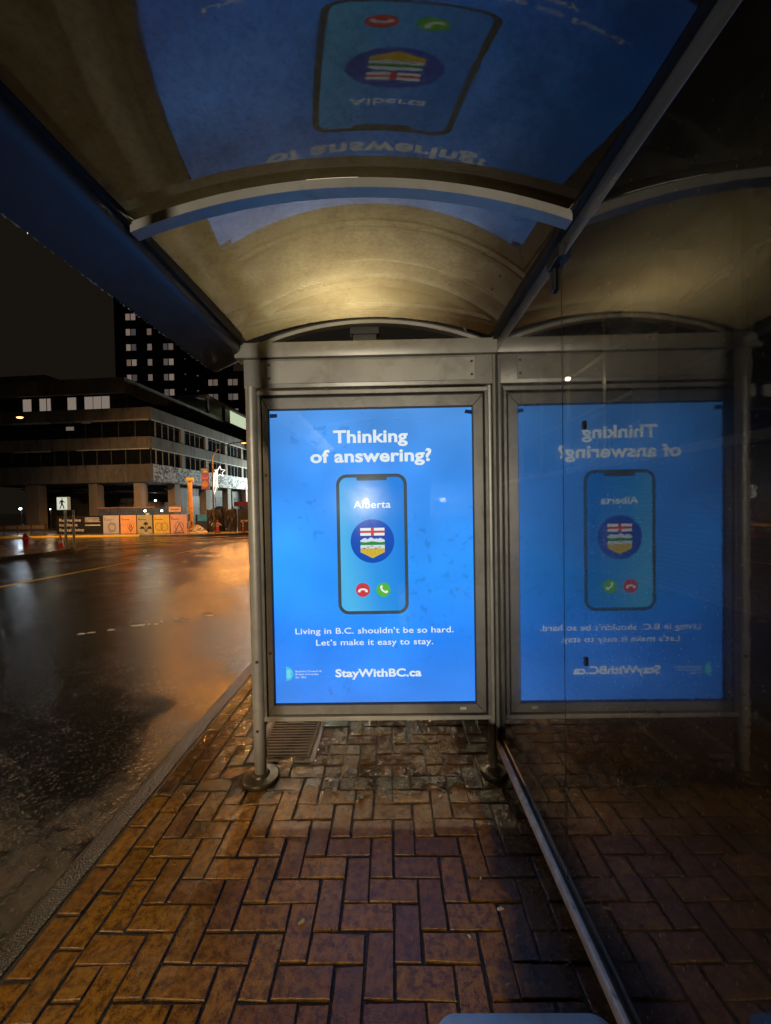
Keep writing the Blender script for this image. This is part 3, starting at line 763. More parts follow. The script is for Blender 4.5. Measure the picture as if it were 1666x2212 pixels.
street_lamp((-1.15, -6.0, 0), R(180), 6.7, 2.45, P_BEHIND, (1.0,.72,.40), 'orange street lamp on the kerb behind the viewer', rise=1.2, cut=44, aim=(1.2, -7.4, 0), blend=.9, rad=.35)

street_lamp((.78, 3.40, G(3.4)), R(234), 3.28, 1.68, P_NEAR, C_WARM, 'added short warm lamp post, unseen behind the poster panel, lighting the roof', rise=.3, estr=2., rad=.12, cut=160)  # added unseen lamp, only there to make the far roof sheet glow

# ================================================================== FAR SIDE OF THE CROSSING
def slab(name, poly, mat, th=.13, **kw):
    mb = MB(); n = len(poly)
    mb.v = [(x, y, G(y)) for x, y in poly] + [(x, y, G(y)-th-.1) for x, y in poly]
    mb.f = [tuple(range(n))] + [(i, (i+1) % n, n+(i+1) % n, n+i) for i in range(n)]
    return mb.build(name, mat, **kw)
corner = [(-400,22.6), (-400,-150), (-15.95,-150), (-15.95,15.5), (-15.75,17.2), (-16.0,19.3), (-16.7,21.0), (-17.8,22.2), (-19.4,22.6)]
slab('sidewalk', corner, M_SIDEWALK, kind='structure')
slab('sidewalk', [(-400,36.0), (-26.5,33.4), (-20.0,32.6), (-15.5,32.4), (-13.2,33.2), (-12.2,35.0), (-9.9,60.0), (-9.9,200.0), (-400,200.0)], M_SIDEWALK, kind='structure')
# yellow painted kerb edge across the side street
mb = MB(); pa = [(-60,33.80), (-26.55,33.36), (-21.5,32.72)]
for (xa, ya), (xb, yb) in zip(pa, pa[1:]):
    mb.prism([(xa,ya-.05,G(ya)+.004), (xb,yb-.05,G(yb)+.004), (xb,yb+.17,G(yb)+.004), (xa,ya+.17,G(ya)+.004)], (0,0,.006))
    mb.prism([(xa,ya-.056,G(ya)-.12), (xb,yb-.056,G(yb)-.12), (xb,yb-.05,G(yb)-.12), (xa,ya-.05,G(ya)-.12)], (0,0,.128))
mb.build('kerb_paint', M_YELLOW, kind='structure')
def road_line(name, pts, wd, mat):
    mb = MB()
    for (xa, ya), (xb, yb) in zip(pts, pts[1:]):
        d = Vector((xb-xa, yb-ya)).normalized(); nx, ny = -d.y*wd/2, d.x*wd/2
        b = len(mb.v); z = -.126
        mb.v += [(xa+nx,ya+ny,G(ya)+z), (xa-nx,ya-ny,G(ya)+z), (xb-nx,yb-ny,G(yb)+z), (xb+nx,yb+ny,G(yb)+z)]; mb.f.append((b,b+1,b+2,b+3))
    return mb.build(name, mat, kind='structure')
road_line('yellow_road_line', [(-9.62,-40), (-9.62,3), (-9.62,10), (-9.62,20), (-9.60,27.0)], .14, M_YELLOW)
road_line('white_road_line', [(-17.0,23.2), (-14.6,25.6), (-13.0,27.3), (-10.2,29.6)], .22, M_WHITE)
road_line('white_road_line', [(-18.6,25.4), (-15.6,28.4), (-13.2,31.2)], .20, M_WHITE)
road_line('white_road_line', [(-30.0,23.4), (-20.0,23.3), (-17.2,23.1)], .14, M_WHITE)

# worn flecks of old white paint on the near lane
rf = random.Random(8); mb = MB()
for k in range(14):
    f = rf.random(); x = -4.5+1.5*f+rf.gauss(0,.05); y = 5.35+1.1*f+rf.gauss(0,.06); q = rf.uniform(.02,.07); z = G(y)-.1265; b = len(mb.v)
    for j in range(6): a = j*math.pi/3; s_ = rf.uniform(.6,1.1)*q; mb.v.append((x+1.5*s_*math.cos(a), y+.8*s_*math.sin(a), z))
    mb.f.append(tuple(range(b, b+6)))
mb.build('paint_flecks', M_WHITE, None, kind='stuff', label='worn white paint flecks on the near lane', cat='paint')
# ------------------------------------------------------------------ concrete office block
def conc_mat(name, c, peel=0., streak=1.):
    mt, t, out = nt(name); p = N(t, 'ShaderNodeBsdfPrincipled', Roughness=.75)
    oi = t.nodes.new('ShaderNodeObjectInfo')
    base = mixc(t, noise(t, .5, 6, .65, dist=.6), tuple(x*.62 for x in c), tuple(x*1.25 for x in c))
    base = mixc(t, mathn(t, 'MULTIPLY', oi.outputs['Random'], .8), base, tuple(x*.5 for x in c))
    mp = t.nodes.new('ShaderNodeMapping'); mp.inputs['Scale'].default_value = (.9, .9, .22); t.links.new(pos(t), mp.inputs[0])
    st = ramp(t, noise(t, 1.4, 7, .7, vec=mp.outputs[0], dist=.5), [(.46, 0.), (.66, .75*streak)])
    cc = mixc(t, st, base, tuple(x*.22 for x in c))
    if peel:
        pn = ramp(t, noise(t, 1.5, 9, .78, dist=1.4), [(.45, 0.), (.53, 1.)])
        cc = mixc(t, pn, cc, (.74,.76,.74))
    t.links.new(cc, p.inputs['Base Color']); t.links.new(p.outputs[0], out.inputs[0]); return mt
M_OFF = conc_mat('office_concrete', (.22,.195,.16))
M_PEEL = conc_mat('peeling_white_paint', (.10,.10,.095), 1.)
M_SOFF = conc_mat('soffit_concrete', (.36,.33,.29), 0, .4)
M_TRIM = pmat('pale_slab_edge', (.55,.52,.46), .6, 0, .3, 1.5, (.2,.18,.15), .5)
M_DGLASS = pmat('dark_window_glass', (.010,.011,.012), .08, 0, .3, .5, rvar=.02)
M_MULL = pmat('window_mullion', (.13,.13,.12), .5, 0, .3, 2)
M_LITB = emat('lit_blind', srgb(128,116,106), .95)
M_LITW = emat('lit_curtain', srgb(104,92,86), 1.0)
M_LITG = emat('lit_office', srgb(190,205,170), 1.0)
OF = empty('office_building', (-28.5, 46.0, -.95), R(-4), 'four storey concrete office block under renovation with open ground floor', 'building')
def O(mb, name, mat, parent=None, **kw): return mb.build(name, mat, parent or OF, **kw)
LV = [(5.8,7.95,0.), (9.85,11.25,0.), (13.35,14.75,0.), (16.6,18.45,-3.2)]   # spandrel bottom, top, corner offset
LEN, WID = 44.0, 26.0
for k, (z0, z1, xc) in enumerate(LV):
    n = 8
    for i in range(n):
        a = -WID + (WID+xc)*i/n; b = -WID + (WID+xc)*(i+1)/n
        O(MB().box(a+.015, b-.015, 0, .22, z0+.012*(i % 2), z1), 'spandrel_panel', M_OFF)
    n = 11
    for i in range(n):
        a = .225+(LEN-.225)*i/n; b = .225+(LEN-.225)*(i+1)/n
        O(MB().box(xc-.235, xc-.015, a+.015, b-.015, z0, z1-.012*(i % 2)), 'spandrel_panel', M_PEEL if k == 0 else M_OFF)
    O(MB().box(-WID, xc-.24, .24, LEN, z0+.10, z0+.38), 'floor_slab', M_SOFF)
    if k in (1, 2):
        for (a, b) in ((-18.0,-13.2), (-9.6,-.4)): O(MB().box(a, b, -.03, .20, z0-.13, z0-.004), 'slab_edge_strip', M_TRIM)
        O(MB().box(-.20, .02, .3, LEN-.5, z0-.12, z0-.004), 'slab_edge_strip', M_TRIM)
O(MB().box(-WID, -3.4, .4, LEN, 18.2, 18.44), 'roof_slab', M_OFF)
O(MB().box(-WID, -15.5, 2, 9, 18.46, 19.9), 'roof_plant_room', M_OFF)
# front windows
lit = [(-17.2,-16.1), (-14.95,-14.1), (-13.95,-13.5), (-11.2,-10.1), (-8.95,-7.9), (-7.8,-6.8), (-6.7,-5.7)]
x = -25.0
for a, b in [(-25+1.12*i, -25+1.12*(i+1)-.09) for i in range(19)]:
    if b > -3.5: break
    if any(a < q and b > p for p, q in lit): continue
    O(MB().box(a, b, .62, .65, 14.78, 16.58), 'window_pane', M_DGLASS)
for p, q in lit: O(MB().box(p, q, .60, .63, 14.82, 16.42), 'lit_window', M_LITB)
O(MB().box(-WID, -3.3, .66, .72, 14.76, 16.68), 'window_backing', M_BLACKPAINT)
for z0, z1, st, y in ((11.27,13.33,2.2,1.4), (7.97,9.83,1.9,1.1)):
    a = -25.0
    while a < -1.2:
        b = min(a+st-.1, -.9)
        O(MB().box(a, b, y, y+.03, z0+.0, z1+.1), 'window_pane', M_DGLASS)
        O(MB().box(b+.01, b+.09, y-.06, y+.05, z0, z1+.1), 'mullion', M_MULL)
        a += st
    O(MB().box(-WID, -.8, y+.06, y+.12, z0, z1+.12), 'window_backing', M_BLACKPAINT)
O(MB().box(-12.2,-11.2, 1.30,1.36, 12.55,13.0), 'lit_window', M_LITW)
O(MB().box(-9.0,-7.9, .10,.2, 13.05,13.17), 'ceiling_light_strip', M_TRIM)
# right face windows in bays of three with pale piers
for z0, z1 in ((7.97,9.83), (11.27,13.33)):
    for i in range(7):
        y = 1.6+6.0*i
        O(MB().box(-.72, -.30, y+4.9, y+5.5, z0, z1+.02), 'pier', M_SOFF)
        for j in range(4):
            a = y+1.22*j
            O(MB().box(-.62, -.58, a+.05, a+1.13, z0, z1+.1), 'window_pane', M_DGLASS)
            O(MB().box(-.66, -.52, a-.05, a+.045, z0, z1+.1), 'mullion', M_SOFF)
    O(MB().box(-.80, -.74, 1.0, LEN-.4, z0, z1+.12), 'window_backing', M_BLACKPAINT)
O(MB().box(-4.0, -3.9, .7, LEN-.3, 14.76, 16.7), 'window_pane', M_DGLASS)
for i in range(5):
    O(MB().box(-.56, -.545, 27.5+1.2*i, 28.3+1.2*i, 8.1, 9.7), 'lit_window', M_LITG)
# rooftop pavilion at the far right
PV = O(MB().box(-9.5, -4.0, 20, 40, 21.6, 22.0), 'terrace_canopy', M_SOFF)
for y in (20.4, 26.0): O(MB().box(-4.6, -4.2, y, y+.5, 18.46, 21.59), 'terrace_column', M_OFF)
O(MB().box(-9.4, -9.2, 20, 40, 18.46, 21.59), 'terrace_wall', M_SOFF)
for i in range(7): O(MB().box(-4.5, -4.4, 29.0+1.4*i, 30.2+1.4*i, 18.9, 21.4), 'lit_window', M_LITG)
# ground floor: columns, back wall, services under the soffit
for a, b in ((-17.3,-15.5), (-8.8,-7.7), (-2.9,-1.85), (-24.5,-23.2)): O(MB().box(a, b, .6, 1.7, 0, 5.79), 'column', M_SOFF, bevel=.03)
for y in (5.0, 12.6, 19.4, 26.5, 34.0): O(MB().box(-1.5, -.5, y, y+1.2, 0, 5.79), 'column', M_SOFF, bevel=.03)
O(MB().box(-WID, -4.0, 10.0, 10.3, 0, 5.79), 'back_wall', conc_mat('ground_floor_wall', (.16,.16,.15)))
O(MB().box(-4.0, -3.7, 10.0, LEN, 0, 5.79), 'back_wall', conc_mat('shop_wall', (.30,.29,.27)))
for i in range(4): O(MB().box(-3.69, -3.62, 14.2+7*i, 18.2+7*i, .5, 4.4), 'shutter', M_MULL)
rg = random.Random(21)
for i in range(26):
    x = rg.uniform(-24, -2); z = rg.uniform(4.6, 5.7); L_ = rg.uniform(1.5, 6)
    O(MB().tube([(x, 1.9+rg.uniform(0,6), z), (min(x+L_, -1.9), 1.9+rg.uniform(0,6), z+rg.uniform(-.3,.1))], rg.uniform(.05,.16), 8), 'service_pipe', M_BLACKPAINT)
O(MB().box(-8.0, -2.2, 7.0, 7.3, 0, 3.4), 'infill_wall', conc_mat('orange_lit_wall', (.42,.30,.20)))  # concrete wall with the orange light put into its colour
O(MB().box(-1.2, 1.5, 23.0, 28.0, 2.7, 3.5), 'red_awning', pmat('red_canvas', (.45,.04,.03), .6))
# lights working inside the ground floor
def work_light(x, y, z, power, colr, label, es=40., r_=.11):
    w_ = empty('work_light', (x, y, z), 0, label, 'work light', 'construction lights')
    MB().ball((0,0,0), r_, r_, r_*.85, 12, 8).build('lens', emat('work_lens', colr, es), w_, smooth=True)
    MB().box(-r_*1.3, r_*1.3, r_*.4, r_*1.4, -r_*1.2, r_*1.2).build('housing', M_BLACKPAINT, w_, bevel=.01)
    MB().tube([(0, r_*.9, -r_*1.21), (0, r_*.9, G(y)-z)], .025, 8).build('stand', M_BLACKPAINT, w_)
    point_light('bulb', (0, -r_*1.25, 0), power, colr, .08, w_)
work_light(-26.0, 40.5, 1.37, 90, (1,.86,.6), 'bright warm white work light glowing above the coloured hoarding', 22)
work_light(-24.2, 40.5, 1.35, 110, (1,.62,.28), 'orange work light beside the white one above the hoarding', 18)
work_light(-31.9, 52.0, 2.7, 50, C_COOL, 'bluish work light hanging inside the open ground floor', 20)
work_light(-39.8, 41.0, 1.83, 90, C_COOL, 'bluish white work light by the left column', 35)
work_light(-37.0, 41.5, 1.72, 30, (1,.8,.5), 'small faint work light right of the bluish one', 20, .05)
# added floodlight standing in for headlights; reaches under the roof, shows in poster glass
tl = empty('headlight_stand_in', (-1.02, -12.0, 0), 0, 'added low white floodlight standing in for headlights behind the viewer', 'floodlight')
MB().tube([(0,0,.35),(0,0,1.62)], .03, 10).build('mast', M_BLACKPAINT, tl, smooth=True)
for k in range(3): MB().tube([(0,0,.75),(.42*math.cos(2.1*k),.42*math.sin(2.1*k),.0)], .018, 8).build('leg', M_BLACKPAINT, tl)
MB().box(-.16,.16,-.12,.06,1.63,1.87).build('head', M_BLACKPAINT, tl, bevel=.02)
MB().box(-.13,.13,.061,.075,1.66,1.84).build('lens', emat('tripod_lens', (1,.93,.8), 30), tl)
point_light('bulb', (0,.18,1.75), P_LOW, (1,.90,.72), .10, tl, spot=14, aim=(.86, 14.2, 1.55), blend=.5)
# floodlight that washes the long facade (hidden from here by the poster)
fl = empty('floodlight_mast', (-17.5, 74.0, G(74)), 0, 'white floodlight on a mast lighting the peeling facade', 'floodlight')
MB().lathe([(.0,0),(.12,0),(.08,.3),(.06,6.4)], n=12).build('mast', M_MULL, fl, smooth=True)
MB().box(-.45,.35,-.2,.2,6.42,6.9).build('head', M_MULL, fl, bevel=.03)
MB().box(-.47,-.452,-.17,.17,6.46,6.86).build('lens', emat('flood_lens', (.9,1,1), 40), fl)
point_light('bulb', (-.9, 0, 6.6), 11000, (.86,1,.97), .3, fl, spot=130, aim=(-7.0, -8.0, 4.5), blend=.3)

# ------------------------------------------------------------------ dark apartment tower
M_TOWER = pmat('dark_tower_cladding', (.010,.010,.011), .7, 0, .3, .2)
TW = empty('apartment_tower', (-49.5, 84.0, G(84)), 0, 'dark apartment tower with dim lit curtained windows behind the office block', 'tower')
def T(x0, x1, y0, y1, z0, z1, name, mat, **kw): return MB().box(x0+49.5, x1+49.5, y0-84, y1-84, z0-G(84), z1-G(84)).build(name, mat, TW, **kw)
T(-59.45, -40.0, 84, 100, -1.25, 48.9, 'main_block', M_TOWER)
T(-39.99, -12.0, 84.6, 100, -1.25, 31.4, 'side_block', M_TOWER)
T(-60.0, -39.6, 83.7, 100.2, 48.91, 49.5, 'roof_edge', M_TOWER)
rows = [26.9+3.3*i for i in range(7)]
rt = random.Random(9)
lits = [emat('lit_curtain_%d' % i, srgb(*c), k_) for i, (c, k_) in enumerate((((104,92,86),.9), ((112,94,86),1.1), ((92,86,84),.7), ((100,84,74),.9), ((118,104,92),1.), ((84,80,82),.55)))]
for z in rows:
    for a, b in ((-56.9,-55.98), (-55.74,-54.76), (-52.26,-51.32), (-48.8,-47.88), (-47.64,-46.63)):
        T(a, b, 83.96, 83.99, z-.68, z+.68, 'lit_window', rt.choice(lits))
for z in (19.4, 22.57, 25.84, 29.01):
    for a, b in ((-39.4,-38.5), (-38.3,-37.35), (-35.05,-34.14), (-33.97,-32.96), (-30.4,-29.5), (-29.3,-28.4)):
        T(a, b, 84.56, 84.59, z-.66, z+.66, 'lit_window', rt.choice(lits))
M_BALC = pmat('balcony_slab', (.10,.10,.10), .6)
for z in rows[:5]:
    T(-44.3, -40.9, 82.4, 83.98, z-1.2, z-1.05, 'balcony_slab', M_BALC)
    T(-44.3, -40.9, 82.4, 82.46, z-1.0, z-.1, 'balcony_panel', M_TOWER)
    T(-42.6, -41.2, 83.95, 83.985, z+.1, z+.28, 'balcony_light_strip', lits[2])
    T(-44.2, -44.05, 83.95, 83.985, z-.3, z+.7, 'balcony_light_strip', lits[2])

# ------------------------------------------------------------------ hoarding
H0, H1 = Vector((-31.75,36.3)), Vector((-18.5,34.7))
def hp(f): return H0.lerp(H1, f)
def u2f(u): return (u-124)/(403-124)
HZ0, HZ1 = -.70, 1.02
def board(name, u0, u1, mat, label, cat='hoarding panel', grp='hoarding panels along the building site'):
    a, b = hp(u2f(u0)), hp(u2f(u1)); d = (b-a); L_ = d.length; rz = math.atan2(d.y, d.x)
    o = empty(name, (a.x, a.y, HZ0), rz, label, cat, grp)
    MB().box(.01, L_-.01, 0, .05, .04, HZ1-HZ0).build('board', mat, o)
    MB().box(-.03, .03, -.03, .07, 0, HZ1-HZ0+.04).build('post', M_BLACKPAINT, o)
    o['L'] = L_
    return o, L_
def hoard_col(n, c): return pmat('hoarding_'+n, c, .55, 0, .12, 2, (.1,.08,.06), .3)
M_INK = pmat('hoarding_ink', (.02,.017,.015), .6); M_HW = pmat('hoarding_letters', (.75,.70,.62), .6)
def deco(o, name, polys, mat, y=-.004, th=.003):
    mb = MB()
    for p in polys: mb.prism([(x, y, z) for x, z in p], (0, th, 0))
    return mb.build(name, mat, o)
def wl(o, s, x0, x1, zb, cap, mat=None, bold=.0, y=-.006): return letter('lettering', s, x0, x1, zb, cap, mat or M_HW, o, y, bold)
o, L_ = board('hoarding_panel', 124, 225, hoard_col('black', (.012,.011,.011)), 'black hoarding panel with large white lettering Reimagine Intelligent Rental Living')
wl(o, 'Reimagine', .25, 2.55, 1.20, .28, bold=.01); wl(o, 'Intelligent', .25, 2.2, .75, .28, bold=.01); wl(o, 'Rental Living', .25, 2.85, .27, .28, bold=.01)
for k, q in enumerate((1.45,1.52,1.45,1.62)): deco(o, 'small_print_line', [[(3.0,1.50-.12*k),(3.0+q,1.50-.12*k),(3.0+q,1.545-.12*k),(3.0,1.545-.12*k)]], M_HW)
deco(o, 'small_print_line', [[(3.0,.80),(4.6,.80),(4.6,.88),(3.0,.88)]], M_HW)
def ray_ring(cx_, cz_, r0, r1, n, w_):
    ps = []
    for i in range(n):
        a = 2*math.pi*i/n; c, s_ = math.cos(a), math.sin(a)
        ps.append([(cx_+r0*c-w_*s_*.5, cz_+r0*s_+w_*c*.5), (cx_+r0*c+w_*s_*.5, cz_+r0*s_-w_*c*.5), (cx_+r1*c+w_*s_, cz_+r1*s_-w_*c), (cx_+r1*c-w_*s_, cz_+r1*s_+w_*c)])
    return ps
def small_type(o, L_):
    deco(o, 'small_print_line', [[(.12,1.42),(.30,1.42),(.30,1.47),(.12,1.47)]], M_INK); deco(o, 'small_print_line', [[(.12,1.28),(.95,1.28),(.95,1.33),(.12,1.33)]], M_INK)
o, L_ = board('hoarding_panel', 226, 261, hoard_col('grey', (.46,.42,.44)), 'pale grey hoarding panel with a dark sunburst ring'); small_type(o, L_)
deco(o, 'sunburst_mark', ray_ring(L_*.56, .62, .26, .46, 20, .03), M_INK).__setitem__('kind', 'stuff')
o, L_ = board('hoarding_panel', 263.5, 299, hoard_col('orange', (.80,.36,.15)), 'orange hoarding panel with a dark map pin mark'); small_type(o, L_)
cx_, cz_ = L_*.62, .72
deco(o, 'pin_tip', [[(cx_-.24,.62),(cx_-.17,.60),(cx_,.26),(cx_+.17,.60),(cx_+.24,.62),(cx_,.12)]], M_INK)
deco(o, 'pin_ring', ray_ring(cx_, cz_, .28, .33, 18, .03), M_INK).__setitem__('kind', 'stuff')
deco(o, 'pin_eye', [disc(cx_, cz_, .15, 20)], M_INK); deco(o, 'pin_hole', [disc(cx_, cz_, .08, 16)], hoard_col('orange2', (.80,.36,.15)), -.006)
o, L_ = board('hoarding_panel', 299, 332, hoard_col('olive', (.44,.37,.20)), 'olive hoarding panel with a dark plant mark'); small_type(o, L_)
cx_ = L_*.58
deco(o, 'plant_cap', [disc(cx_, .82, .24, 20, 0, 180)], M_INK)
deco(o, 'plant_leaf', [[(cx_-.62,.42),(cx_-.50,.68),(cx_-.24,.66),(cx_-.10,.46)]], M_INK); deco(o, 'plant_leaf', [[(cx_+.62,.42),(cx_+.10,.46),(cx_+.24,.66),(cx_+.50,.68)]], M_INK)
deco(o, 'plant_stem', [[(cx_-.03,.2),(cx_+.03,.2),(cx_+.03,.82),(cx_-.03,.82)]], M_INK); deco(o, 'plant_root', [[(cx_-.30,.50),(cx_-.24,.52),(cx_,.26),(cx_+.24,.52),(cx_+.30,.50),(cx_,.14)]], M_INK, -.005)
o, L_ = board('hoarding_panel', 334, 369, hoard_col('yellow', (.78,.50,.10)), 'yellow hoarding panel with two linked dotted rings'); small_type(o, L_)
for q in (.34, .66): deco(o, 'dotted_ring', ray_ring(L_*q, .62, .31, .38, 24, .03), M_INK).__setitem__('kind', 'stuff')
o, L_ = board('hoarding_panel', 369, 403, hoard_col('pink', (.78,.40,.30)), 'pink hoarding panel with a big wheel mark'); small_type(o, L_)
deco(o, 'wheel_ring', ray_ring(L_*.56, .62, .38, .45, 26, .03), M_INK).__setitem__('kind', 'stuff')
cx_ = L_*.56
deco(o, 'wheel_stand', [[(cx_-.45,.10),(cx_-.38,.10),(cx_+.03,.95),(cx_-.03,.95)]], M_INK); deco(o, 'wheel_stand', [[(cx_+.38,.10),(cx_+.45,.10),(cx_+.03,.93),(cx_-.03,.93)]], M_INK, -.006)
deco(o, 'wheel_beam', [[(cx_-.5,.06),(cx_+.5,.06),(cx_+.5,.11),(cx_-.5,.11)]], M_INK)
# sign board sticking up above the pink panel
sb = empty('site_sign', (-19.95, 35.6, -.7), R(-7), 'small pink sign board raised above the hoarding', 'sign')
MB().box(-.72,.62,-.03,.02,1.92,2.48).build('board', pmat('sign_dark', (.06,.04,.035), .6), sb); MB().box(-.68,.58,-.04,-.0305,1.96,2.44).build('face', pmat('sign_pink', (.70,.42,.32), .5), sb)
MB().box(-.45,.40,-.046,-.041,2.15,2.20).build('small_print_line', M_INK, sb)
for x in (-.4,.35): MB().tube([(x,.05,0),(x,.05,1.95)], .03, 8).build('leg', M_BLACKPAINT, sb)
# blue barrier, tarpaulin heap, black screen fence
bb = empty('blue_barrier', (-17.9, 36.6, -.73), R(-5), 'bright blue site barrier right of the pink hoarding panel', 'barrier')
M_BLUE = pmat('blue_barrier_paint', (.03,.24,.48), .45); MB().box(-.75,1.15,0,.06,1.05,1.66).build('panel', M_BLUE, bb); MB().box(-.75,1.15,.0,.05,.05,1.04).build('lower_panel', pmat('navy_panel', (.01,.02,.05), .5), bb)
for x in (-.7,1.1): MB().box(x-.04,x+.04,-.05,-.005,0,1.7).build('post', M_BLACKPAINT, bb)
def heap(name, loc, sx_, sy_, sz_, mat, label, seed):
    rr = random.Random(seed); mb = MB(); n, mm = 22, 9
    for i in range(mm+1):
        t_ = i/mm
        for k in range(n):
            a = 2*math.pi*k/n; q = 1+.22*math.sin(3*a+seed)+.12*rr.uniform(-1,1)
            rr_ = (1-t_)**.6*q
            mb.v.append((sx_*rr_*math.cos(a), sy_*rr_*math.sin(a), sz_*(t_**1.1)+(.04*rr.uniform(-1,1) if 0 < i else 0)))
    for i in range(mm):
        for k in range(n): mb.f.append((i*n+k, i*n+(k+1) % n, (i+1)*n+(k+1) % n, (i+1)*n+k))
    return mb.build(name, mat, None, smooth=False, loc=loc, label=label, cat='tarpaulin')
heap('tarpaulin_heap', (-18.15, 35.5, -.74), 1.05, .6, .85, pmat('pale_tarpaulin', (.40,.36,.31), .35, 0, .5, 5, (.06,.05,.04), .6), 'crumpled pale tarpaulin heaped at the foot of the blue barrier', 2)
sf = empty('screen_fence', (-16.9, 36.4, -.73), R(-4), 'black cloth covered site fence sagging beside the lamp pole', 'fence')
mb = MB(); n, mm = 28, 10; rr_ = random.Random(4)
for j in range(mm+1):
    for i in range(n+1):
        x = -.6+3.0*i/n; z = .02+2.15*j/mm*(1-.03*math.sin(i*.7)); mb.v.append((x, .10*math.sin(i*.9+j*.35)+.05*rr_.uniform(-1,1)-.25*(1-j/mm)*max(0, math.sin(i*.33)), z))
for j in range(mm):
    for i in range(n): a = j*(n+1)+i; mb.f.append((a, a+1, a+n+2, a+n+1))
mb.build('cloth', pmat('black_shade_cloth', (.022,.020,.018), .4, 0, .4, 3), sf, smooth=True)
for x in (-.62, .95, 2.45): MB().tube([(x,.18,0),(x,.18,2.25)], .03, 8).build('post', M_MULL, sf)
wl(sf, 'AL A', .05, 1.1, .62, .26, y=-.42)
bh = empty('black_hoarding', (-14.4, 36.3, -.73), R(-4), 'matt black hoarding with white lettering next to the shelter post', 'hoarding')
MB().box(-.05,6.0,0,.05,.03,2.12).build('board', pmat('hoarding_black_matt', (.010,.009,.009), .6), bh)
wl(bh, 'pcurtone', .25, 1.75, .95, .22, y=-.006)
for x in (0, 2.9, 5.9): MB().box(x-.04,x+.04,.055,.12,0,2.15).build('post', M_BLACKPAINT, bh)
# container behind the hoarding
ct = empty('shipping_container', (-32.6, 42.5, G(42.5)), R(-5), 'blue corrugated container behind the black hoarding panel', 'container')
mb = MB(); cp = []
for i in range(34):
    x = i*.2; cp += [(x,0), (x+.06,0), (x+.10,.06), (x+.16,.06)]
pts = [(x, y, 0) for x, y in cp] + [(6.8, 2.4, 0), (0, 2.4, 0)]
mb.prism(pts, (0,0,2.55)); mb.build('body', pmat('container_paint', (.06,.08,.13), .5, 0, .4, 1.2, (.10,.09,.09), .6), ct)
MB().box(5.3,6.75,-.02,-.002,.4,2.3).build('door', pmat('container_blue', (.03,.10,.22), .5), ct); MB().box(5.75,6.2,-.028,-.021,1.45,2.0).build('emblem', M_HW, ct)
for z in (2.50,): MB().box(-.02,6.85,-.03,.0,z+.06,z+.2).build('top_rail', pmat('container_rail', (.35,.18,.08), .5), ct)
# guard rail at the left
gr = empty('guard_rail', (-40.0, 35.6, G(35.6)), R(-3), 'rusty metal guard rail in front of the open ground floor', 'railing')
for i in range(7): MB().box(.0+1.35*i-.04, 1.35*i+.04, -.04, .04, 0, 1.05).build('post', M_RUST, gr)
for z in (.98, .55): MB().box(-.2, 8.4, -.03, .03, z, z+.07).build('rail', M_RUST, gr)
for i in range(6): MB().box(.06+1.35*i, 1.29+1.35*i, -.01, .01, .62, .97).build('infill_panel', pmat('rail_panel', (.14,.11,.09), .6), gr)

# ------------------------------------------------------------------ street furniture
ws = empty('crossing_sign', (-16.5, 19.35, G(19.35)), 0, 'white lightbox crossing sign with black walking figure on a pale pole', 'sign')
MB().tube([(0,0,0),(0,0,1.95)], .055, 12).build('pole', pmat('pale_pole', (.50,.48,.43), .5), ws, smooth=True)
MB().tube([(.12,.35,0),(.12,.35,1.95)], .05, 12).build('pole', pmat('pale_pole2', (.42,.40,.36), .5), ws, smooth=True)
MB().box(-.30,.27,-.14,.05,1.96,2.62).build('housing', pmat('sign_housing', (.5,.47,.35), .5, emit=(.45,.42,.28), estr=.35), ws, bevel=.02)
MB().box(-.275,.245,-.15,-.141,1.985,2.595).build('face', emat('sign_face', srgb(226,228,205), .85), ws)
def man(s, ox, oz):
    P = [(-.02,.93),(.05,.95),(.09,.90),(.06,.83),(.03,.80)]
    body = [(-.06,.78),(.06,.80),(.12,.70),(.27,.58),(.24,.54),(.10,.62),(.06,.50),(.09,.40),(.17,.22),(.22,.03),(.13,.02),(.09,.18),(.0,.36),(-.07,.20),(-.16,.02),(-.25,.03),(-.15,.22),(-.09,.40),(-.09,.52),(-.10,.64),(-.16,.56),(-.17,.44),(-.22,.44),(-.22,.58),(-.14,.74)]
    return [[(ox+s*x, oz+s*z) for x, z in body][::-1], disc(ox+s*.01, oz+s*.885, s*.062, 16)]
mpoly = man(.56, -.01, 2.02)
for nm, p in zip(('walking_figure', 'figure_head'), mpoly): MB().prism([(x, -.156, z) for x, z in p], (0,.004,0)).build(nm, M_INK, ws)
hy = empty('fire_hydrant', (-21.1, 22.0, G(22)), R(20), 'dark red fire hydrant with pale cap standing at the left corner', 'hydrant')
M_RED = pmat('hydrant_red', (.30,.015,.012), .4)
MB().lathe([(.0,0),(.17,0),(.17,.05),(.12,.07),(.12,.50),(.15,.52),(.15,.56),(.12,.60),(.08,.70),(.0,.73)], n=16).build('barrel', M_RED, hy, smooth=True)
for d in (-1, 1): MB().tube([(d*.1,0,.42),(d*.22,0,.42)], [.06,.06], 10).build('outlet', pmat('outlet_pale', (.5,.45,.4), .4), hy, smooth=True)
MB().tube([(0,-.1,.40),(0,-.24,.40)], [.08,.08], 10).build('pumper_outlet', M_RED, hy, smooth=True); MB().lathe([(.05,.73),(.05,.79),(.0,.80)], n=8).build('cap_nut', pmat('cap_pale', (.6,.55,.5), .4), hy)
M_ORG = pmat('cone_red', (.72,.06,.035), .5, 0, .15); M_CW = pmat('cone_band', (.7,.68,.64), .4)
cn = empty('traffic_cone', (-17.25, 19.9, G(19.9)), 0, 'small red traffic cone at the foot of the crossing sign', 'traffic cone')
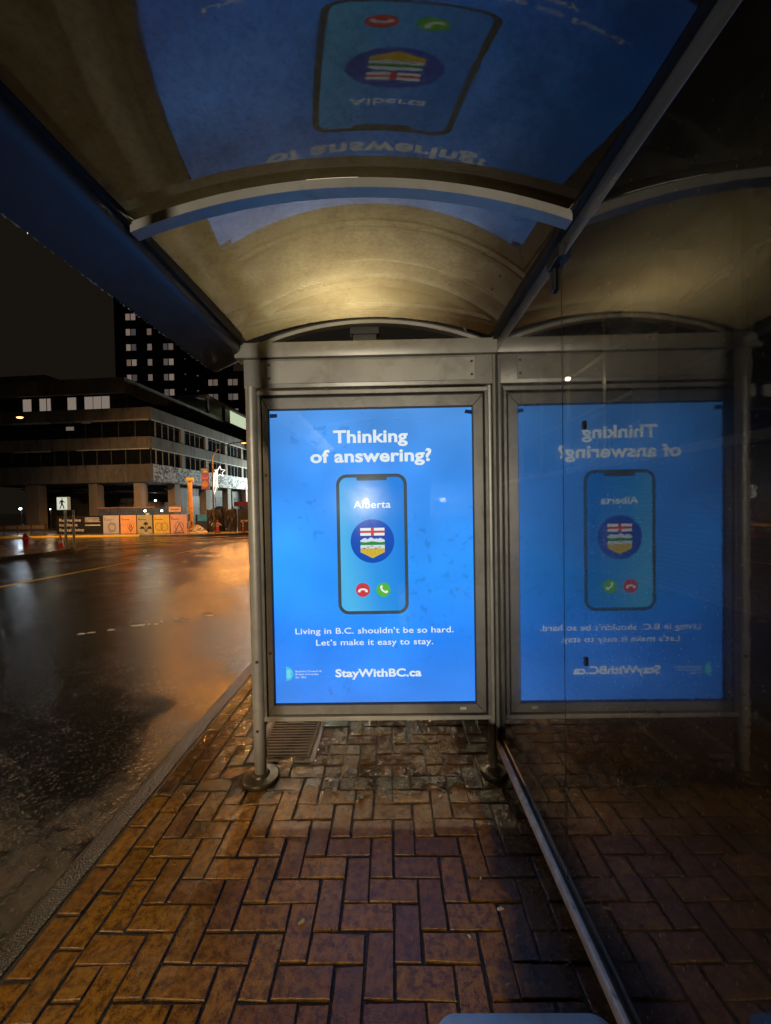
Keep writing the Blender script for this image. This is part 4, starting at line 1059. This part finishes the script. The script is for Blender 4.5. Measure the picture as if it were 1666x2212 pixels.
MB().box(-.18,.18,-.18,.18,0,.03).build('base', M_ORG, cn); MB().lathe([(.14,.031),(.035,.66),(.0,.67)], n=14).build('body', M_ORG, cn, smooth=True); MB().lathe([(.109,.25),(.085,.40)], n=14).build('band', M_CW, cn, smooth=True)
for (x, lab) in ((-15.55, 'red delineator post in front of the black screen fence'), (-13.2, 'red delineator post nearest the shelter post')):
    dl = empty('delineator', (x, 34.45, G(34.45)), 0, lab, 'delineator', 'red delineator posts')
    MB().box(-.2,.2,-.2,.2,0,.05).build('base', M_BLACKPAINT, dl); MB().lathe([(.10,.051),(.075,.95),(.03,.97),(.03,1.02),(.07,1.03),(.07,1.09),(.0,1.1)], n=14).build('body', M_ORG, dl, smooth=True)
    for z in (.55,.80): MB().lathe([(.093-.02*(z-.3),z),(.090-.02*(z-.3),z+.10)], n=14).build('band', M_CW, dl, smooth=True)
yp = empty('signal_pole', (-19.25, 36.9, -.73), 0, 'ochre wrapped signal pole with yellow head above the hoarding', 'signal pole')
M_OCH = pmat('ochre_wrap', (.42,.24,.08), .6, 0, .4, 6, (.1,.06,.03), .6)
MB().lathe([(.22,0),(.21,1.5),(.24,2.6),(.19,3.6),(.22,4.7),(.17,5.05)], n=10).build('pole', M_OCH, yp, smooth=True)
MB().box(-.26,.30,-.25,.2,4.86,5.22).box(-.12,.42,-.28,.0,4.98,5.14).build('signal_head', pmat('signal_yellow', (.62,.36,.04), .5), yp, bevel=.04)
# banner and star on the lamp post
bn = empty('street_banner', (-17.2, 35.75, 3.3), 0, 'purple and orange banner hanging from the lamp pole', 'banner')
MB().box(-.36,.36,-.012,.012,.0,1.95).build('cloth', pmat('banner_cloth', (.32,.12,.22), .6, 0, .3, 2), bn)
for nm, p, c in (('orange_shape', disc(0,.48,.30,16), (.85,.28,.05)), ('pink_shape', [(-.32,.95),(.32,.95),(.30,1.25),(0,1.10),(-.30,1.35)], (.78,.14,.20)), ('yellow_shape', disc(.05,1.55,.24,16,0,180), (.80,.50,.25)), ('grey_band', [(-.36,1.78),(.36,1.78),(.36,1.95),(-.36,1.95)], (.35,.30,.32))):
    MB().prism([(x,-.020,z) for x, z in p], (0,.006,0)).build(nm, pmat('banner_'+nm, c, .6), bn)
MB().tube([(-.4,0,1.98),(.7,0,1.98)], .02, 8).build('bracket', M_BLACKPAINT, bn); MB().tube([(-.4,0,-.03),(.7,0,-.03)], .02, 8).build('bracket', M_BLACKPAINT, bn)
sd = empty('star_decoration', (-15.85, 35.6, 4.85), 0, 'white glowing shooting star decoration on the lamp pole', 'light decoration')
E_STAR = emat('star_tube', (1,.90,.72), 2.6)
st = []
for i in range(11): a = R(90+36*i); q = .52 if i % 2 == 0 else .24; st.append((.12+q*math.cos(a), -.0, .05+q*math.sin(a)))
MB().tube(st, .030, 8).build('star', E_STAR, sd, smooth=True)
for k in range(4):
    MB().tube([(-.05-.12*k+.30*t_*t_-.32*t_, 0, .32-.10*k-1.75*t_-.1*k*t_) for t_ in [i/8 for i in range(9)]], .020, 6).build('tail_strand', E_STAR, sd, smooth=True)
MB().tube([(-.62,.05,.35),(-.10,.03,.30)], .02, 6).build('bracket', M_BLACKPAINT, sd)
MB().tube([(-.62,.05,-.45),(-.20,.03,-.5)], .02, 6).build('bracket', M_BLACKPAINT, sd)

# ------------------------------------------------------------------ brick shopfront on the pavement side, seen through the glass
def brickwall_mat():
    mt, t, out = nt('painted_brickwork'); p = N(t, 'ShaderNodeBsdfPrincipled', Roughness=.7)
    mp = t.nodes.new('ShaderNodeMapping'); mp.inputs['Rotation'].default_value = (R(90), 0, R(90)); t.links.new(pos(t), mp.inputs[0])
    cb = t.nodes.new('ShaderNodeCombineXYZ'); sx = t.nodes.new('ShaderNodeSeparateXYZ'); t.links.new(pos(t), sx.inputs[0]); t.links.new(sx.outputs[1], cb.inputs[0]); t.links.new(sx.outputs[2], cb.inputs[1])
    br = N(t, 'ShaderNodeTexBrick', Scale=1.); br.inputs['Brick Width'].default_value = .24; br.inputs['Row Height'].default_value = .085; br.inputs['Mortar Size'].default_value = .008
    br.inputs['Color1'].default_value = (.15,.11,.10,1); br.inputs['Color2'].default_value = (.11,.08,.075,1); br.inputs['Mortar'].default_value = (.035,.03,.028,1)
    t.links.new(cb.outputs[0], br.inputs['Vector']); t.links.new(br.outputs['Color'], p.inputs['Base Color'])
    bp = N(t, 'ShaderNodeBump', Strength=.6, Distance=.01, _invert=True); t.links.new(br.outputs['Fac'], bp.inputs['Height']); t.links.new(bp.outputs[0], p.inputs['Normal'])
    t.links.new(p.outputs[0], out.inputs[0]); return mt
SB = empty('shop_building', (5.1, 8.0, G(8)), 0, 'brick fronted building with tall framed windows seen through the shelter glass', 'building')
def B(x0, x1, y0, y1, z0, z1, name, mat, **kw): return MB().box(x0-5.1, x1-5.1, y0-8, y1-8, z0-G(8), z1-G(8)).build(name, mat, SB, **kw)
B(5.1, 5.5, -5, 40, -.9, 2.36, 'brick_wall', brickwall_mat())
B(5.0, 5.55, -5, 40, 2.361, 2.52, 'ledge', pmat('pale_ledge', (.50,.48,.42), .6), bevel=.01)
B(5.42, 5.46, -5, 40, 2.53, 6.25, 'window_glass', M_DGLASS)
B(5.05, 5.5, -5, 40, 6.26, 6.75, 'beam', pmat('shop_beam', (.09,.07,.05), .7))
B(5.2, 5.6, -5, 40, 6.76, 11, 'upper_wall', pmat('upper_brick', (.05,.04,.035), .8))
for y in (7.35, 17.5, -2.5): B(5.08, 5.5, y, y+.78, 2.53, 6.255, 'pier', pmat('shop_pier', (.16,.14,.11), .7))
for y in (1.6, 3.8, 5.92, 9.55, 11.6, 13.6, 15.5, 20, 23): B(5.33, 5.415, y, y+.12, 2.53, 6.255, 'mullion', pmat('shop_mullion', (.20,.19,.16), .5))
for z in (3.93, 5.18): B(5.35, 5.412, -4.9, 39.9, z, z+.07, 'transom', pmat('shop_transom', (.20,.19,.16), .5))
# wall lamp on the brick building
wlp = empty('wall_lamp', (4.95, 10.6, 4.95), 0, 'small warm lamp mounted on the brick building', 'wall lamp')
MB().tube([(.38,0,.1),(.1,0,.14),(-.06,0,.10)], .02, 8).build('bracket', M_BLACKPAINT, wlp); MB().lathe([(.02,.10),(.12,.02),(.12,.0)], (-.06,0,0), 14).build('shade', M_BLACKPAINT, wlp, smooth=True)
MB().ball((-.06,0,-.03), .07, .07, .05, 10, 6).build('globe', emat('wall_lamp_globe', (1,.82,.45), 30), wlp, smooth=True)
point_light('bulb', (-.06,0,-.16), 30, (1,.80,.48), .06, wlp)
